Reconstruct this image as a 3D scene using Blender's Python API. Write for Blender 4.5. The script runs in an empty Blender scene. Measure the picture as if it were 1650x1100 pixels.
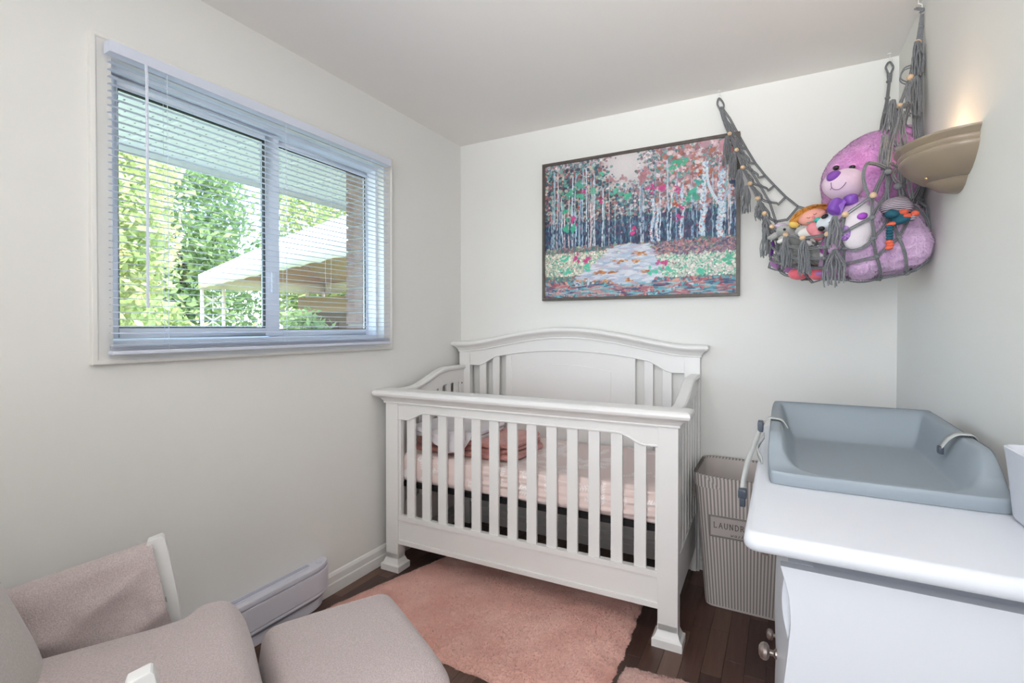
import bpy, bmesh, math, random
import numpy as np
from mathutils import Vector, Matrix
PI = math.pi
scn = bpy.context.scene
COL = scn.collection
random.seed(7); RNG = np.random.RandomState(11)

# ---------------------------------------------------------------- camera
F_, YAW, PIT, SH, CAMH = 805.0, math.radians(28.4), math.radians(0.6), 14.6, 1.253
cam_d = bpy.data.cameras.new('camera'); cam = bpy.data.objects.new('camera', cam_d); COL.objects.link(cam)
cam.location = (0, 0, CAMH)
cam.rotation_euler = (PI/2 - PIT, 0, YAW)
cam_d.sensor_width = 36; cam_d.lens = 36*F_/1650; cam_d.shift_y = -SH/1650
cam_d.clip_start = 0.02
scn.camera = cam
_fw = Vector((-math.sin(YAW)*math.cos(PIT), math.cos(YAW)*math.cos(PIT), -math.sin(PIT)))
_rt = Vector((math.cos(YAW), math.sin(YAW), 0)); _up = _rt.cross(_fw)
def P(px, py, Y):
    """world point on the plane y = Y seen at photo pixel (px, py)"""
    r = _fw + _rt*((px-825)/F_) - _up*((py-(550-SH))/F_)
    return Vector((0, 0, CAMH)) + r*(Y/r.y)

# ---------------------------------------------------------------- light and exposure
scn.view_settings.view_transform = 'Standard'; scn.view_settings.look = 'None'
scn.view_settings.gamma = 1.0; scn.view_settings.exposure = 0.07
w = bpy.data.worlds.new('sky'); scn.world = w; w.use_nodes = True
nt = w.node_tree; nt.nodes.clear()
sky = nt.nodes.new('ShaderNodeTexSky'); sky.sky_type = 'NISHITA'; sky.sun_disc = False
sky.sun_elevation = math.radians(55); sky.sun_rotation = math.radians(100)
bg = nt.nodes.new('ShaderNodeBackground'); bg.inputs[1].default_value = 1.35
out = nt.nodes.new('ShaderNodeOutputWorld')
nt.links.new(sky.outputs[0], bg.inputs[0]); nt.links.new(bg.outputs[0], out.inputs[0])
YREAR = -1.26
def light(name, kind, loc, energy, color=(1,1,1), direction=None, **kw):
    d = bpy.data.lights.new(name, kind); d.energy = energy; d.color = color
    for k, v in kw.items(): setattr(d, k, v)
    o = bpy.data.objects.new(name, d); o.location = loc; COL.objects.link(o)
    if direction is not None: o.rotation_euler = Vector(direction).to_track_quat('-Z', 'Y').to_euler()
    return o
light('sun', 'SUN', (0, 0, 8), 6.5, (1, .97, .9), (-.62, .25, -.9), angle=.01)
light('rear_fill', 'AREA', (-.35, YREAR, 1.5), 16, (.90, .945, 1), (.02, 1, .04), shape='RECTANGLE', size=1.5, size_y=1.7, spread=math.radians(95))  # added fill panel behind the camera for even light; no window there
light('ceiling_fill', 'AREA', (-.1, -.75, 1.65), 12.5, (.97, .98, 1), (.05, .35, 1), shape='DISK', size=.8)  # added fill aimed upward to brighten the ceiling, no lamp of the room
light('front_fill', 'AREA', (-.05, -.5, 1.9), 19, (.95, .97, 1), (-.1, .85, .75), shape='DISK', size=.6, spread=math.radians(80))  # added forward fill to even out back wall and crib, no real fixture
light('camera_flash', 'AREA', (.12, -.3, 2.2), 1.6, (1, .99, .98), (-.15, 1, -.42), shape='DISK', size=.25)
light('sconce_bulb', 'POINT', (.36, 1.87, 1.765), .8, (1, .70, .44), shadow_soft_size=.05)

# ---------------------------------------------------------------- helpers
def sm(hexs):
    h = hexs.lstrip('#'); c = [int(h[i:i+2], 16)/255 for i in (0, 2, 4)]
    return tuple((x/12.92 if x <= .04045 else ((x+.055)/1.055)**2.4) for x in c) + (1,)
MATS = {}
def mat(name, col, rough=.5, noise=None, bump=None, metallic=0, coat=0, sheen=0, emit=None, attr=None, coord='Object', spec=.5):
    """noise=(scale, second colour, contrast); bump=(scale, strength, distance)"""
    if name in MATS: return MATS[name]
    m = bpy.data.materials.new(name); m.use_nodes = True; nt = m.node_tree; N = nt.nodes; L = nt.links
    b = N['Principled BSDF']
    c = sm(col) if isinstance(col, str) else col
    b.inputs['Base Color'].default_value = c; b.inputs['Roughness'].default_value = rough
    b.inputs['Metallic'].default_value = metallic; b.inputs['Coat Weight'].default_value = coat
    b.inputs['Sheen Weight'].default_value = sheen; b.inputs['Specular IOR Level'].default_value = spec
    tc = N.new('ShaderNodeTexCoord')
    if noise:
        n = N.new('ShaderNodeTexNoise'); n.inputs['Scale'].default_value = noise[0]; n.inputs['Detail'].default_value = 4
        r = N.new('ShaderNodeValToRGB'); k = noise[2] if len(noise) > 2 else .2
        r.color_ramp.elements[0].position = .5-k; r.color_ramp.elements[1].position = .5+k
        r.color_ramp.elements[0].color = c; r.color_ramp.elements[1].color = sm(noise[1])
        L.new(tc.outputs[coord], n.inputs['Vector']); L.new(n.outputs['Fac'], r.inputs[0]); L.new(r.outputs[0], b.inputs['Base Color'])
    if attr:
        a = N.new('ShaderNodeAttribute'); a.attribute_name = attr; L.new(a.outputs['Color'], b.inputs['Base Color'])
    if bump:
        n = N.new('ShaderNodeTexNoise'); n.inputs['Scale'].default_value = bump[0]; n.inputs['Detail'].default_value = 3
        bm_ = N.new('ShaderNodeBump'); bm_.inputs['Strength'].default_value = bump[1]; bm_.inputs['Distance'].default_value = bump[2]
        L.new(tc.outputs[coord], n.inputs['Vector']); L.new(n.outputs['Fac'], bm_.inputs['Height']); L.new(bm_.outputs[0], b.inputs['Normal'])
    if emit:
        b.inputs['Emission Color'].default_value = sm(emit[0]); b.inputs['Emission Strength'].default_value = emit[1]
    MATS[name] = m; return m

class MB:
    def __init__(s): s.v = []; s.f = []
    def add(s, vs, fs):
        o = len(s.v); s.v += [tuple(v) for v in vs]; s.f += [tuple(i+o for i in f) for f in fs]; return s
    def box(s, x0, x1, y0, y1, z0, z1):
        v = [(x0,y0,z0),(x1,y0,z0),(x1,y1,z0),(x0,y1,z0),(x0,y0,z1),(x1,y0,z1),(x1,y1,z1),(x0,y1,z1)]
        return s.add(v, [(0,3,2,1),(4,5,6,7),(0,1,5,4),(1,2,6,5),(2,3,7,6),(3,0,4,7)])
    def tube(s, pts, r, n=6, cap=True):
        pts = [Vector(p) for p in pts]; rs = r if isinstance(r, (list, tuple)) else [r]*len(pts)
        vs = []; fs = []; prev = None
        for i, p in enumerate(pts):
            t = (pts[min(i+1, len(pts)-1)] - pts[max(i-1, 0)])
            t = t.normalized() if t.length > 1e-9 else Vector((0,0,1))
            if prev is None:
                a = Vector((0,0,1)) if abs(t.z) < .9 else Vector((1,0,0)); u = t.cross(a).normalized()
            else:
                u = prev - t*prev.dot(t); u = u.normalized() if u.length > 1e-6 else t.orthogonal().normalized()
            prev = u; w_ = t.cross(u)
            for k in range(n):
                a = 2*PI*k/n; vs.append(p + u*(math.cos(a)*rs[i]) + w_*(math.sin(a)*rs[i]))
        for i in range(len(pts)-1):
            for k in range(n):
                k2 = (k+1) % n; fs.append((i*n+k, i*n+k2, (i+1)*n+k2, (i+1)*n+k))
        if cap: fs.append(tuple(range(n))[::-1]); fs.append(tuple((len(pts)-1)*n+k for k in range(n)))
        return s.add(vs, fs)
    def lathe(s, prof, c=(0,0,0), n=24, axis='z', sx=1, sy=1):
        vs = []; fs = []
        for (r, h) in prof:
            for k in range(n):
                a = 2*PI*k/n; x, y, z = r*math.cos(a)*sx, r*math.sin(a)*sy, h
                if axis == 'x': x, y, z = z, x, y
                if axis == 'y': x, y, z = x, z, y
                vs.append((c[0]+x, c[1]+y, c[2]+z))
        for i in range(len(prof)-1):
            for k in range(n):
                k2 = (k+1) % n; fs.append((i*n+k, i*n+k2, (i+1)*n+k2, (i+1)*n+k))
        return s.add(vs, fs)
    def grid(s, rows, closed_u=False, closed_v=False):
        nr, nc = len(rows), len(rows[0]); vs = [p for r in rows for p in r]; fs = []
        for i in range(nr if closed_v else nr-1):
            for j in range(nc if closed_u else nc-1):
                i2, j2 = (i+1) % nr, (j+1) % nc
                fs.append((i*nc+j, i*nc+j2, i2*nc+j2, i2*nc+j))
        return s.add(vs, fs)
    def prism(s, poly, a0, a1, plane='xz'):
        """extrude a 2-D polygon: plane xz -> along y, yz -> along x, xy -> along z"""
        n = len(poly)
        def q(p, a): return (p[0], a, p[1]) if plane == 'xz' else ((a, p[0], p[1]) if plane == 'yz' else (p[0], p[1], a))
        return s.add([q(p, a0) for p in poly] + [q(p, a1) for p in poly],
                     [tuple(range(n)), tuple(range(2*n-1, n-1, -1))] + [(i, i+n, (i+1) % n+n, (i+1) % n) for i in range(n)])
    def ell(s, c, r, n1=20, n2=12, e1=1.0, e2=1.0, rot=None):
        def pw(x, e): return math.copysign(abs(x)**e, x)
        vs = []; fs = []
        for i in range(n2+1):
            ph = -PI/2 + PI*i/n2
            for k in range(n1):
                a = 2*PI*k/n1
                v = Vector((r[0]*pw(math.cos(ph), e1)*pw(math.cos(a), e2), r[1]*pw(math.cos(ph), e1)*pw(math.sin(a), e2), r[2]*pw(math.sin(ph), e1)))
                if rot: v = rot @ v
                vs.append(v + Vector(c))
        for i in range(n2):
            for k in range(n1):
                k2 = (k+1) % n1; fs.append((i*n1+k, i*n1+k2, (i+1)*n1+k2, (i+1)*n1+k))
        return s.add(vs, fs)
    def build(s, name, m, parent=None, smooth=35, bevel=0, seg=2, kind=None, sub=0, fix=True):
        me = bpy.data.meshes.new(name); me.from_pydata(s.v, [], s.f); me.update()
        if fix or bevel:
            b = bmesh.new(); b.from_mesh(me)
            bmesh.ops.remove_doubles(b, verts=b.verts, dist=1e-6)
            bmesh.ops.recalc_face_normals(b, faces=b.faces)
            if bevel:
                es = [e for e in b.edges if len(e.link_faces) == 2 and e.calc_face_angle(0) > .5]
                bmesh.ops.bevel(b, geom=es, offset=bevel, segments=seg, profile=.6, affect='EDGES', clamp_overlap=True)
            b.to_mesh(me); b.free()
        if smooth:
            me.shade_smooth()
            if smooth < 180: me.set_sharp_from_angle(angle=math.radians(smooth))
        me.materials.append(m)
        o = bpy.data.objects.new(name, me)
        COL.objects.link(o)
        if bevel and smooth: o.modifiers.new('wn', 'WEIGHTED_NORMAL').keep_sharp = True
        if parent is not None: o.parent = parent
        if kind: o['kind'] = kind
        if sub:
            md = o.modifiers.new('sub', 'SUBSURF'); md.levels = sub; md.render_levels = sub
        return o
def box(name, m, dims, parent=None, bevel=0, seg=2, **k): return MB().box(*dims).build(name, m, parent, bevel=bevel, seg=seg, **k)
def tag(o, label=None, cat=None, group=None, kind=None):
    if label: o['label'] = label
    if cat: o['category'] = cat
    if group: o['group'] = group
    if kind: o['kind'] = kind
    return o
def thing(name, label, cat, loc=(0,0,0), rz=0, group=None):
    o = bpy.data.objects.new(name, None); COL.objects.link(o); o.location = loc; o.rotation_euler = (0, 0, rz)
    o.empty_display_size = .05
    return tag(o, label, cat, group)
def copyobj(o, parent=None, loc=None):
    c = o.copy(); COL.objects.link(c)
    if parent is not None: c.parent = parent
    if loc is not None: c.location = loc
    return c
def blob(ells, voxel=.008, noise=0.0, nscale=30):
    """continuous body from overlapping ellipsoids: list of (centre, radii[, rot])"""
    mb = MB()
    for e in ells: mb.ell(e[0], e[1], 20, 12, rot=e[2] if len(e) > 2 else None)
    o = mb.build('tmp_blob', mat('tmp', '#ffffff'), fix=True)
    md = o.modifiers.new('r', 'REMESH'); md.mode = 'VOXEL'; md.voxel_size = voxel
    s_ = o.modifiers.new('s', 'SMOOTH'); s_.factor = .5; s_.iterations = 6
    dg = bpy.context.evaluated_depsgraph_get(); dg.update()
    me = o.evaluated_get(dg).to_mesh()
    v = np.empty(len(me.vertices)*3); me.vertices.foreach_get('co', v); v = v.reshape(-1, 3)
    nrm = np.empty(len(me.vertices)*3); me.vertices.foreach_get('normal', nrm); nrm = nrm.reshape(-1, 3)
    f = [tuple(p.vertices) for p in me.polygons]
    bpy.data.objects.remove(o)
    if noise: v = v + nrm*(RNG.randn(len(v), 1)*noise)
    r = MB(); r.v = [tuple(x) for x in v]; r.f = f; r.n = nrm
    return r
def fur(mb, n, length, width, name, m, parent, keep=None, lean=.5, down=.3):
    m = softfur(m)
    """short tufts of real geometry on a surface, one joined part"""
    V = np.array(mb.v); out_ = MB(); tris = []
    Fs = [f for f in mb.f]
    A = V[[f[0] for f in Fs]]; B = V[[f[1] for f in Fs]]; C_ = V[[f[2] for f in Fs]]
    nr = np.cross(B-A, C_-A); ar = np.linalg.norm(nr, axis=1)+1e-12; nn = nr/ar[:, None]
    idx = RNG.choice(len(Fs), n, p=ar/ar.sum())
    u = RNG.rand(n, 1); v = RNG.rand(n, 1); s = (u+v) > 1; u = np.where(s, 1-u, u); v = np.where(s, 1-v, v)
    p = A[idx] + (B-A)[idx]*u + (C_-A)[idx]*v; N_ = nn[idx]
    r = RNG.randn(n, 3)*lean*.5 + np.array([0, 0, -down]); r -= N_*(r*N_).sum(1)[:, None]; r /= np.linalg.norm(r, axis=1)[:, None]+1e-9
    d = N_*(.25+.35*RNG.rand(n, 1)) + r; d /= np.linalg.norm(d, axis=1)[:, None]
    if keep is not None:
        k = keep(p, N_); p, N_, r, d = p[k], N_[k], r[k], d[k]
    n = len(p)
    side = np.cross(N_, d); side /= np.linalg.norm(side, axis=1)[:, None]+1e-9
    L = length*(.6+.8*RNG.rand(n, 1)); W = width*(.6+.8*RNG.rand(n, 1))
    v0 = p + side*W; v1 = p - side*W; v2 = p + d*L
    vs = np.stack([v0, v1, v2], 1).reshape(-1, 3)
    me = bpy.data.meshes.new(name); me.vertices.add(3*n); me.vertices.foreach_set('co', vs.ravel())
    me.loops.add(3*n); me.loops.foreach_set('vertex_index', np.arange(3*n)); me.polygons.add(n)
    me.polygons.foreach_set('loop_start', np.arange(n)*3); me.update(); me.validate()
    # normals of the tufts follow the skin below so the coat shades as one soft surface
    me.polygons.foreach_set('use_smooth', np.ones(n, bool))
    nj = N_ + RNG.randn(n, 3)*.28; nj /= np.linalg.norm(nj, axis=1)[:, None]
    me.normals_split_custom_set_from_vertices(np.repeat(nj, 3, axis=0).tolist())
    tint = (.86+.18*RNG.rand(n, 1))*np.array([[.95, .95, 1.08]]); ca = me.color_attributes.new('tint', 'FLOAT_COLOR', 'POINT')
    ca.data.foreach_set('color', np.stack([np.minimum(tint.ravel(), 1.05)]*3+[np.ones(3*n)], 1).astype(np.float32).ravel())
    me.materials.append(m); o = bpy.data.objects.new(name, me); COL.objects.link(o); o['kind'] = 'stuff'
    if parent is not None: o.parent = parent
    return o
def softfur(m):
    k = m.name + '_tuft'
    if k in MATS: return MATS[k]
    c = m.copy(); c.name = k; N = c.node_tree.nodes; L = c.node_tree.links; b = N['Principled BSDF']
    t = N.new('ShaderNodeBsdfTranslucent'); mx = N.new('ShaderNodeMixShader'); mx.inputs[0].default_value = .12
    src = [l for l in L if l.to_socket == b.inputs['Base Color']][0].from_socket
    at = N.new('ShaderNodeAttribute'); at.attribute_name = 'tint'; mu = N.new('ShaderNodeMix'); mu.data_type = 'RGBA'; mu.blend_type = 'MULTIPLY'; mu.inputs[0].default_value = 1
    L.new(src, mu.inputs[6]); L.new(at.outputs['Color'], mu.inputs[7]); src = mu.outputs[2]; L.new(src, b.inputs['Base Color'])
    b.inputs['Roughness'].default_value = 1; b.inputs['Specular IOR Level'].default_value = .1
    L.new(src, t.inputs[0]); L.new(b.outputs[0], mx.inputs[1]); L.new(t.outputs[0], mx.inputs[2]); L.new(mx.outputs[0], N['Material Output'].inputs[0]); MATS[k] = c; return c
def bez(pts, n=8):
    """Catmull-Rom through points"""
    pts = [Vector(p) for p in pts]; o = []
    for i in range(len(pts)-1):
        p0 = pts[max(i-1, 0)]; p1 = pts[i]; p2 = pts[i+1]; p3 = pts[min(i+2, len(pts)-1)]
        for k in range(n):
            t = k/n
            o.append(.5*((2*p1) + (p2-p0)*t + (2*p0-5*p1+4*p2-p3)*t*t + (3*p1-p0-3*p2+p3)*t**3))
    o.append(pts[-1]); return o
def smooth01(t): t = max(0, min(1, t)); return t*t*(3-2*t)
def srgb2lin(a): return np.where(a <= .04045, a/12.92, ((a+.055)/1.055)**2.4)

# ---------------------------------------------------------------- materials
M_wall = mat('wall_paint', '#eae9e5', .75, bump=(180, .06, .002), coord='Object')
M_ceil = mat('ceiling_paint', '#f6f2ee', .85, bump=(60, .05, .003))
M_trim = mat('trim_paint', '#eceae7', .4)
M_crib = mat('crib_paint', '#eeece9', .32, bump=(40, .03, .001))
M_vinyl = mat('window_vinyl', '#f0f5ff', .35)
M_blind = mat('blind_white', '#f2f5ff', .4)
_n = M_blind.node_tree; _t = _n.nodes.new('ShaderNodeBsdfTranslucent'); _t.inputs[0].default_value = (.8, .87, .97, 1); _m = _n.nodes.new('ShaderNodeMixShader'); _m.inputs[0].default_value = .3
_n.links.new(_n.nodes['Principled BSDF'].outputs[0], _m.inputs[1]); _n.links.new(_t.outputs[0], _m.inputs[2]); _n.links.new(_m.outputs[0], _n.nodes['Material Output'].inputs[0])
M_dress = mat('dresser_paint', '#d7dae1', .35)
M_heater = mat('heater_enamel', '#d9d8e2', .4)
M_black = mat('black_metal', '#151315', .4)
M_wood = [mat('walnut_%d' % i, c, .42, noise=(7, d, .25), bump=(90, .15, .001)) for i, (c, d) in enumerate(
    [('#432c25', '#5a4036'), ('#4c352c', '#64493d'), ('#38241f', '#4c362e'), ('#593f34', '#6c5144'), ('#46302a', '#35221e')])]
for m_ in M_wood:   # stretch the grain along the boards
    nt_ = m_.node_tree
    for l in list(nt_.links):
        if l.from_node.type == 'TEX_COORD' and l.to_node.type == 'TEX_NOISE':
            to = l.to_socket; mp = nt_.nodes.new('ShaderNodeMapping'); mp.inputs['Scale'].default_value = (9, .7, 1)
            nt_.links.new(l.from_socket, mp.inputs[0]); nt_.links.new(mp.outputs[0], to)

XL, XR, YB, YF, CE = -1.865, .445, 2.74, -1.3, 2.44

# ---------------------------------------------------------------- room
def structure(o): o['kind'] = 'structure'; return o
T = .12
WY0, WY1, WZ0, WZ1 = .785, 2.01, 1.19, 2.10          # clear opening
wl = MB()
wl.box(XL-T, XL, YF, WY0, 0, CE); wl.box(XL-T, XL, WY1, YB, 0, CE)
wl.box(XL-T, XL, WY0, WY1, 0, WZ0); wl.box(XL-T, XL, WY0, WY1, WZ1, CE)
structure(wl.build('wall_left', M_wall, smooth=0))
structure(box('wall_back', M_wall, (XL-T, XR+T, YB, YB+T, 0, CE), smooth=0))
structure(box('wall_right', M_wall, (XR, XR+T, YF, YB, 0, CE), smooth=0))
structure(box('wall_front', M_wall, (XL-T, XR+T, YF-T, YF, 0, CE), smooth=0))
structure(box('ceiling', M_ceil, (XL-T, XR+T, YF-T, YB+T, CE, CE+.1), smooth=0))
# floor: an underlay with every strip of the walnut laminate a board of its own
fl = structure(box('floor', mat('floor_gap', '#150e0c', .7), (XL-T, XR+T, YF-T, YB+T, -.08, -.003), smooth=0))
cache = {}
def plank(L, mi):
    k = (L, mi)
    if k not in cache:
        me = MB().box(.0006, .0694, .0006, L-.0006, -.0029, 0).build('plank', M_wood[mi], smooth=0, bevel=.0006, seg=1)
        cache[k] = me.data; bpy.data.objects.remove(me)
    return cache[k]
far = MB(); x = XL; i = 0
while x < XR:
    y = .95 - random.random()*.3; far_y = YF
    while y < YB:
        L = random.choice((.3, .4, .5, .6)); Lc = round(min(L, YB-y), 3)
        if Lc > .02:
            mi = random.randrange(5)
            if x + .07 > XR: w_ok = False
            o = bpy.data.objects.new('plank', plank(Lc, mi)); COL.objects.link(o); o.location = (x, y, 0); o.parent = fl
        if far_y is not None:
            while far_y < y-.001:
                l2 = min(random.choice((.4, .6)), y-far_y); far.box(x+.0006, x+.0694, far_y+.0006, far_y+l2-.0006, -.0029, 0); far_y += l2
            far_y = None
        y += L
    x += .07
o = far.build('rear_planks', M_wood[0], fl, smooth=0, kind='stuff')
# baseboards: moulded profile (out, height)
BP = [(0, 0), (.016, 0), (.016, .048), (.012, .053), (.012, .082), (.009, .088), (.006, .094), (0, .097)]
def baseboard(name, pts2, nrm):
    mb = MB(); rows = []
    for (x_, y_) in pts2: rows.append([(x_+nrm[0]*p[0], y_+nrm[1]*p[0], p[1]) for p in BP])
    n = len(BP)
    mb.add(rows[0]+rows[1], [(i, i+1, i+1+n, i+n) for i in range(n-1)] + [(n-1, 0, n, 2*n-1), tuple(range(n)), tuple(range(2*n-1, n-1, -1))])
    return structure(mb.build(name, M_trim, smooth=20))
baseboard('baseboard_left', [(XL, YF), (XL, YB)], (1, 0))
baseboard('baseboard_back', [(XL, YB), (XR, YB)], (0, -1))
baseboard('baseboard_right', [(XR, YF), (XR, YB)], (-1, 0))

# ---------------------------------------------------------------- window
def frame_rings(rings, close_last=False):
    """rings: list of (x, y0, y1, z0, z1) lofted one to the next"""
    mb = MB(); rows = [[(x_, a, c), (x_, b, c), (x_, b, d), (x_, a, d)] for (x_, a, b, c, d) in rings]
    mb.grid(rows, closed_u=True); return mb
o_y0, o_y1, o_z0, o_z1 = .73, 2.066, 1.137, 2.157
def ins(x_, e): return (x_, o_y0+e, o_y1-e, o_z0+e, o_z1-e)
structure(frame_rings([ins(XL-.0, 0), ins(XL+.019, 0), ins(XL+.021, .004), ins(XL+.021, .012), ins(XL+.016, .017), ins(XL+.014, .028), ins(XL+.012, .036), ins(XL+.009, .050), (XL+.009, WY0+.003, WY1-.003, WZ0+.003, WZ1-.003), (XL-.04, WY0+.003, WY1-.003, WZ0+.003, WZ1-.003)]).build('trim_1', mat('casing_paint', '#e8e6e1', .4), smooth=30))
win = structure(bpy.data.objects.new('window_1', None)); COL.objects.link(win); win.location = (XL, 1.4, 1.2)
def wbox(name, m, d, bevel=.003):
    o = box(name, m, d, bevel=bevel); o.parent = win; o.matrix_parent_inverse = Matrix.Translation((-XL, -1.4, -1.2)); return o
def wpart(o): o.parent = win; o.matrix_parent_inverse = Matrix.Translation((-XL, -1.4, -1.2)); return o
gx0 = XL-.085
wpart(frame_rings([(XL-.035, WY0+.001, WY1-.001, WZ0+.001, WZ1-.001), (XL-.035, WY0+.018, WY1-.018, WZ0+.018, WZ1-.018), (XL-.05, WY0+.02, WY1-.02, WZ0+.02, WZ1-.02), (XL-.11, WY0+.022, WY1-.022, WZ0+.024, WZ1-.024), (XL-.11, WY0, WY1, WZ0, WZ1)]).build('window_frame', M_vinyl, smooth=20))
# fixed right light and sliding left sash
def sash(name, x0, x1, y0, y1, z0, z1, wl_, wr, wb, wt):
    mb = MB(); mb.box(x0, x1, y0, y0+wl_, z0, z1); mb.box(x0, x1, y1-wr, y1, z0, z1)
    mb.box(x0, x1, y0+wl_, y1-wr, z0, z0+wb); mb.box(x0, x1, y0+wl_, y1-wr, z1-wt, z1)
    s = wpart(mb.build(name, M_vinyl, bevel=.003))
    gk = MB(); a, b, c, d = y0+wl_, y1-wr, z0+wb, z1-wt; g = .0035; xm = x0+.012
    gk.box(xm, x1-.004, a, a+g, c, d); gk.box(xm, x1-.004, b-g, b, c, d); gk.box(xm, x1-.004, a, b, c, c+g); gk.box(xm, x1-.004, a, b, d-g, d)
    k = gk.build('gasket', mat('gasket', '#1b1f25', .6), s, smooth=0)
    m = bpy.data.materials.get('pane_glass')
    if not m:
        m = bpy.data.materials.new('pane_glass'); m.use_nodes = True; N = m.node_tree.nodes; L = m.node_tree.links; N.clear()
        t = N.new('ShaderNodeBsdfTransparent'); t.inputs[0].default_value = (.96, .985, .98, 1); gl = N.new('ShaderNodeBsdfGlossy'); gl.inputs['Roughness'].default_value = .02
        mx = N.new('ShaderNodeMixShader'); mx.inputs[0].default_value = .07; o_ = N.new('ShaderNodeOutputMaterial')
        L.new(t.outputs[0], mx.inputs[1]); L.new(gl.outputs[0], mx.inputs[2]); L.new(mx.outputs[0], o_.inputs[0])
    MB().box(xm-.004, xm, a, b, c, d).build('pane', m, s, smooth=0)
    return s
s1 = sash('sliding_sash', XL-.085, XL-.055, .808, 1.43, 1.216, 2.075, .024, .066, .034, .036)
s2 = sash('fixed_sash', XL-.108, XL-.088, 1.40, 1.99, 1.212, 2.078, .04, .015, .03, .03)
MB().box(XL-.055, XL-.042, 1.385, 1.402, 1.40, 1.49).build('sash_latch', M_vinyl, s1, bevel=.004)

# blinds
bl = thing('venetian_blind', 'white slatted venetian blind hanging open over the window', 'blind', (XL, 1.385, 2.13))
def bpart(o): o.parent = bl; o.matrix_parent_inverse = Matrix.Translation((-XL, -1.385, -2.13)); return o
BX = -1.818
bpart(MB().box(BX-.018, BX+.02, .760, 2.004, 2.092, 2.128).build('headrail', M_blind, bevel=.003))
bpart(MB().box(BX-.016, BX+.016, .764, 2.001, 1.167, 1.180).build('bottom_rail', M_blind, bevel=.004))
# a slat: shallow curved strip
def slat_mesh():
    mb = MB(); rows = []
    for y in np.linspace(.765, 2.0, 3):
        rows.append([(dx, y-1.385, .0018*(1-(dx/.0105)**2)) for dx in (-.0105, -.005, 0, .005, .0105)])
    mb.grid(rows)
    rows = [[(p[0], p[1], p[2]-.0006) for p in r] for r in rows]; mb.grid(rows)
    return mb.build('slat', M_blind, smooth=60, fix=False)
sl0 = slat_mesh(); me = sl0.data; bpy.data.objects.remove(sl0)
zs = [1.184, 1.188, 1.192, 1.197] + [1.212 + k*.0219 for k in range(40)]
for k, z in enumerate(zs):
    s = bpy.data.objects.new('slat', me); COL.objects.link(s); s.parent = bl
    s.location = (BX-XL, 0, z-2.13); s.rotation_euler = (0, math.radians(5 + (-5 if k < 4 else random.uniform(-1.5, 1.5))), math.radians(random.uniform(-.06, .06)))
for y in (.925, 1.38, 1.87):
    mb = MB()
    for dx in (-.0135, .0135):
        mb.tube([(BX+dx, y, 1.172), (BX+dx, y, 2.10)], .0007, 4)
    mb.tube([(BX, y+.006, 1.172), (BX, y+.006, 2.1)], .0009, 4)
    bpart(mb.build('ladder_cord', M_blind, smooth=0))
bpart(MB().tube([(BX+.024, .857, 2.095), (BX+.024, .857, 2.075), (BX+.028, .857, 2.06), (BX+.028, .855, 1.315)], .0046, 6).build('tilt_wand', M_blind))
mb = MB(); mb.tube(bez([(BX+.022, 1.60, 2.10), (BX+.022, 1.605, 1.85), (BX+.022, 1.60, 1.46), (BX+.022, 1.585, 1.42), (BX+.022, 1.57, 1.46), (BX+.022, 1.57, 1.6)], 4), .0009, 4)
bpart(mb.build('lift_cord', M_blind, smooth=0))

# ---------------------------------------------------------------- outside
brick = MB(); BXo = XL-T-.13
brk = structure(bpy.data.objects.new('wall_exterior', None)); COL.objects.link(brk)
bm1, bm2 = mat('brick_brown', '#7d6258', .8, noise=(20, '#9b8076', .3)), mat('mortar', '#a09a94', .9)
MB().box(BXo+.01, XL-T-.002, 1.995, 3.2, .6, 2.3).build('mortar_bed', bm2, brk, smooth=0)
bme = None; z = .6; r_ = 0
while z < 2.2:
    y = 1.990 - (0 if r_ % 2 else .001)
    for k, L in enumerate(([.09] if r_ % 2 else []) + [.19]*5):
        m0 = MB().box(BXo, XL-T-.004, y, y+L, z, z+.057).build('brick', bm1, brk, smooth=0, bevel=.002, seg=1) if (k < 2) else None
        y += L+.01
    z += .067; r_ += 1
# perforated soffit
sof = structure(bpy.data.objects.new('trim_2', None)); COL.objects.link(sof)
M_sof = mat('soffit_vinyl', '#eeeee8', .6)
SX0, SX1, SZ = -2.80, XL-T, 2.135
y = .2
while y < 4.4:
    MB().prism([(y, SZ), (y+.10, SZ), (y+.105, SZ+.006), (y+.115, SZ+.006), (y+.12, SZ), (y+.298, SZ), (y+.298, SZ+.01), (y, SZ+.01)], SX0, SX1, 'yz').build('soffit_panel', M_sof, sof, smooth=0)
    h = MB()
    for a in range(5):
        for b in range(16):
            yy = y + .03 + a*.055; xx = SX0 + .04 + b*.048 + (a % 2)*.024
            if xx < SX1-.02:
                h.add([(xx, yy, SZ-.0008), (xx+.012, yy, SZ-.0008), (xx+.012, yy+.006, SZ-.0008), (xx, yy+.006, SZ-.0008)], [(0, 1, 2, 3)])
    h.build('vent_slots', mat('slot_dark', '#6f7268', .8), sof, smooth=0, kind='stuff')
    y += .3
MB().box(SX0-.02, SX0, .1, 4.4, SZ-.035, SZ+.14).build('fascia', M_sof, sof, smooth=0)
structure(box('ground', mat('lawn', '#6d8f47', .95, noise=(3, '#a3ad62', .3)), (-16, XL-T-.15, -10, 18, -.5, -.4), smooth=0))
structure(box('bounce_slab', mat('bounce_slab_pale', '#d3cfc6', .9, noise=(8, '#c3bfb4', .2)), (-5.2, XL-T-.15, -4, 9, -.4, -.385), smooth=0))  # unseen pale slab, added to throw daylight up onto the soffit
structure(box('roof', mat('roof_board', '#8a8580', .9), (SX0-.02, XR+2, YF-.4, YB+2, CE+.12, CE+.2), smooth=0))

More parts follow.
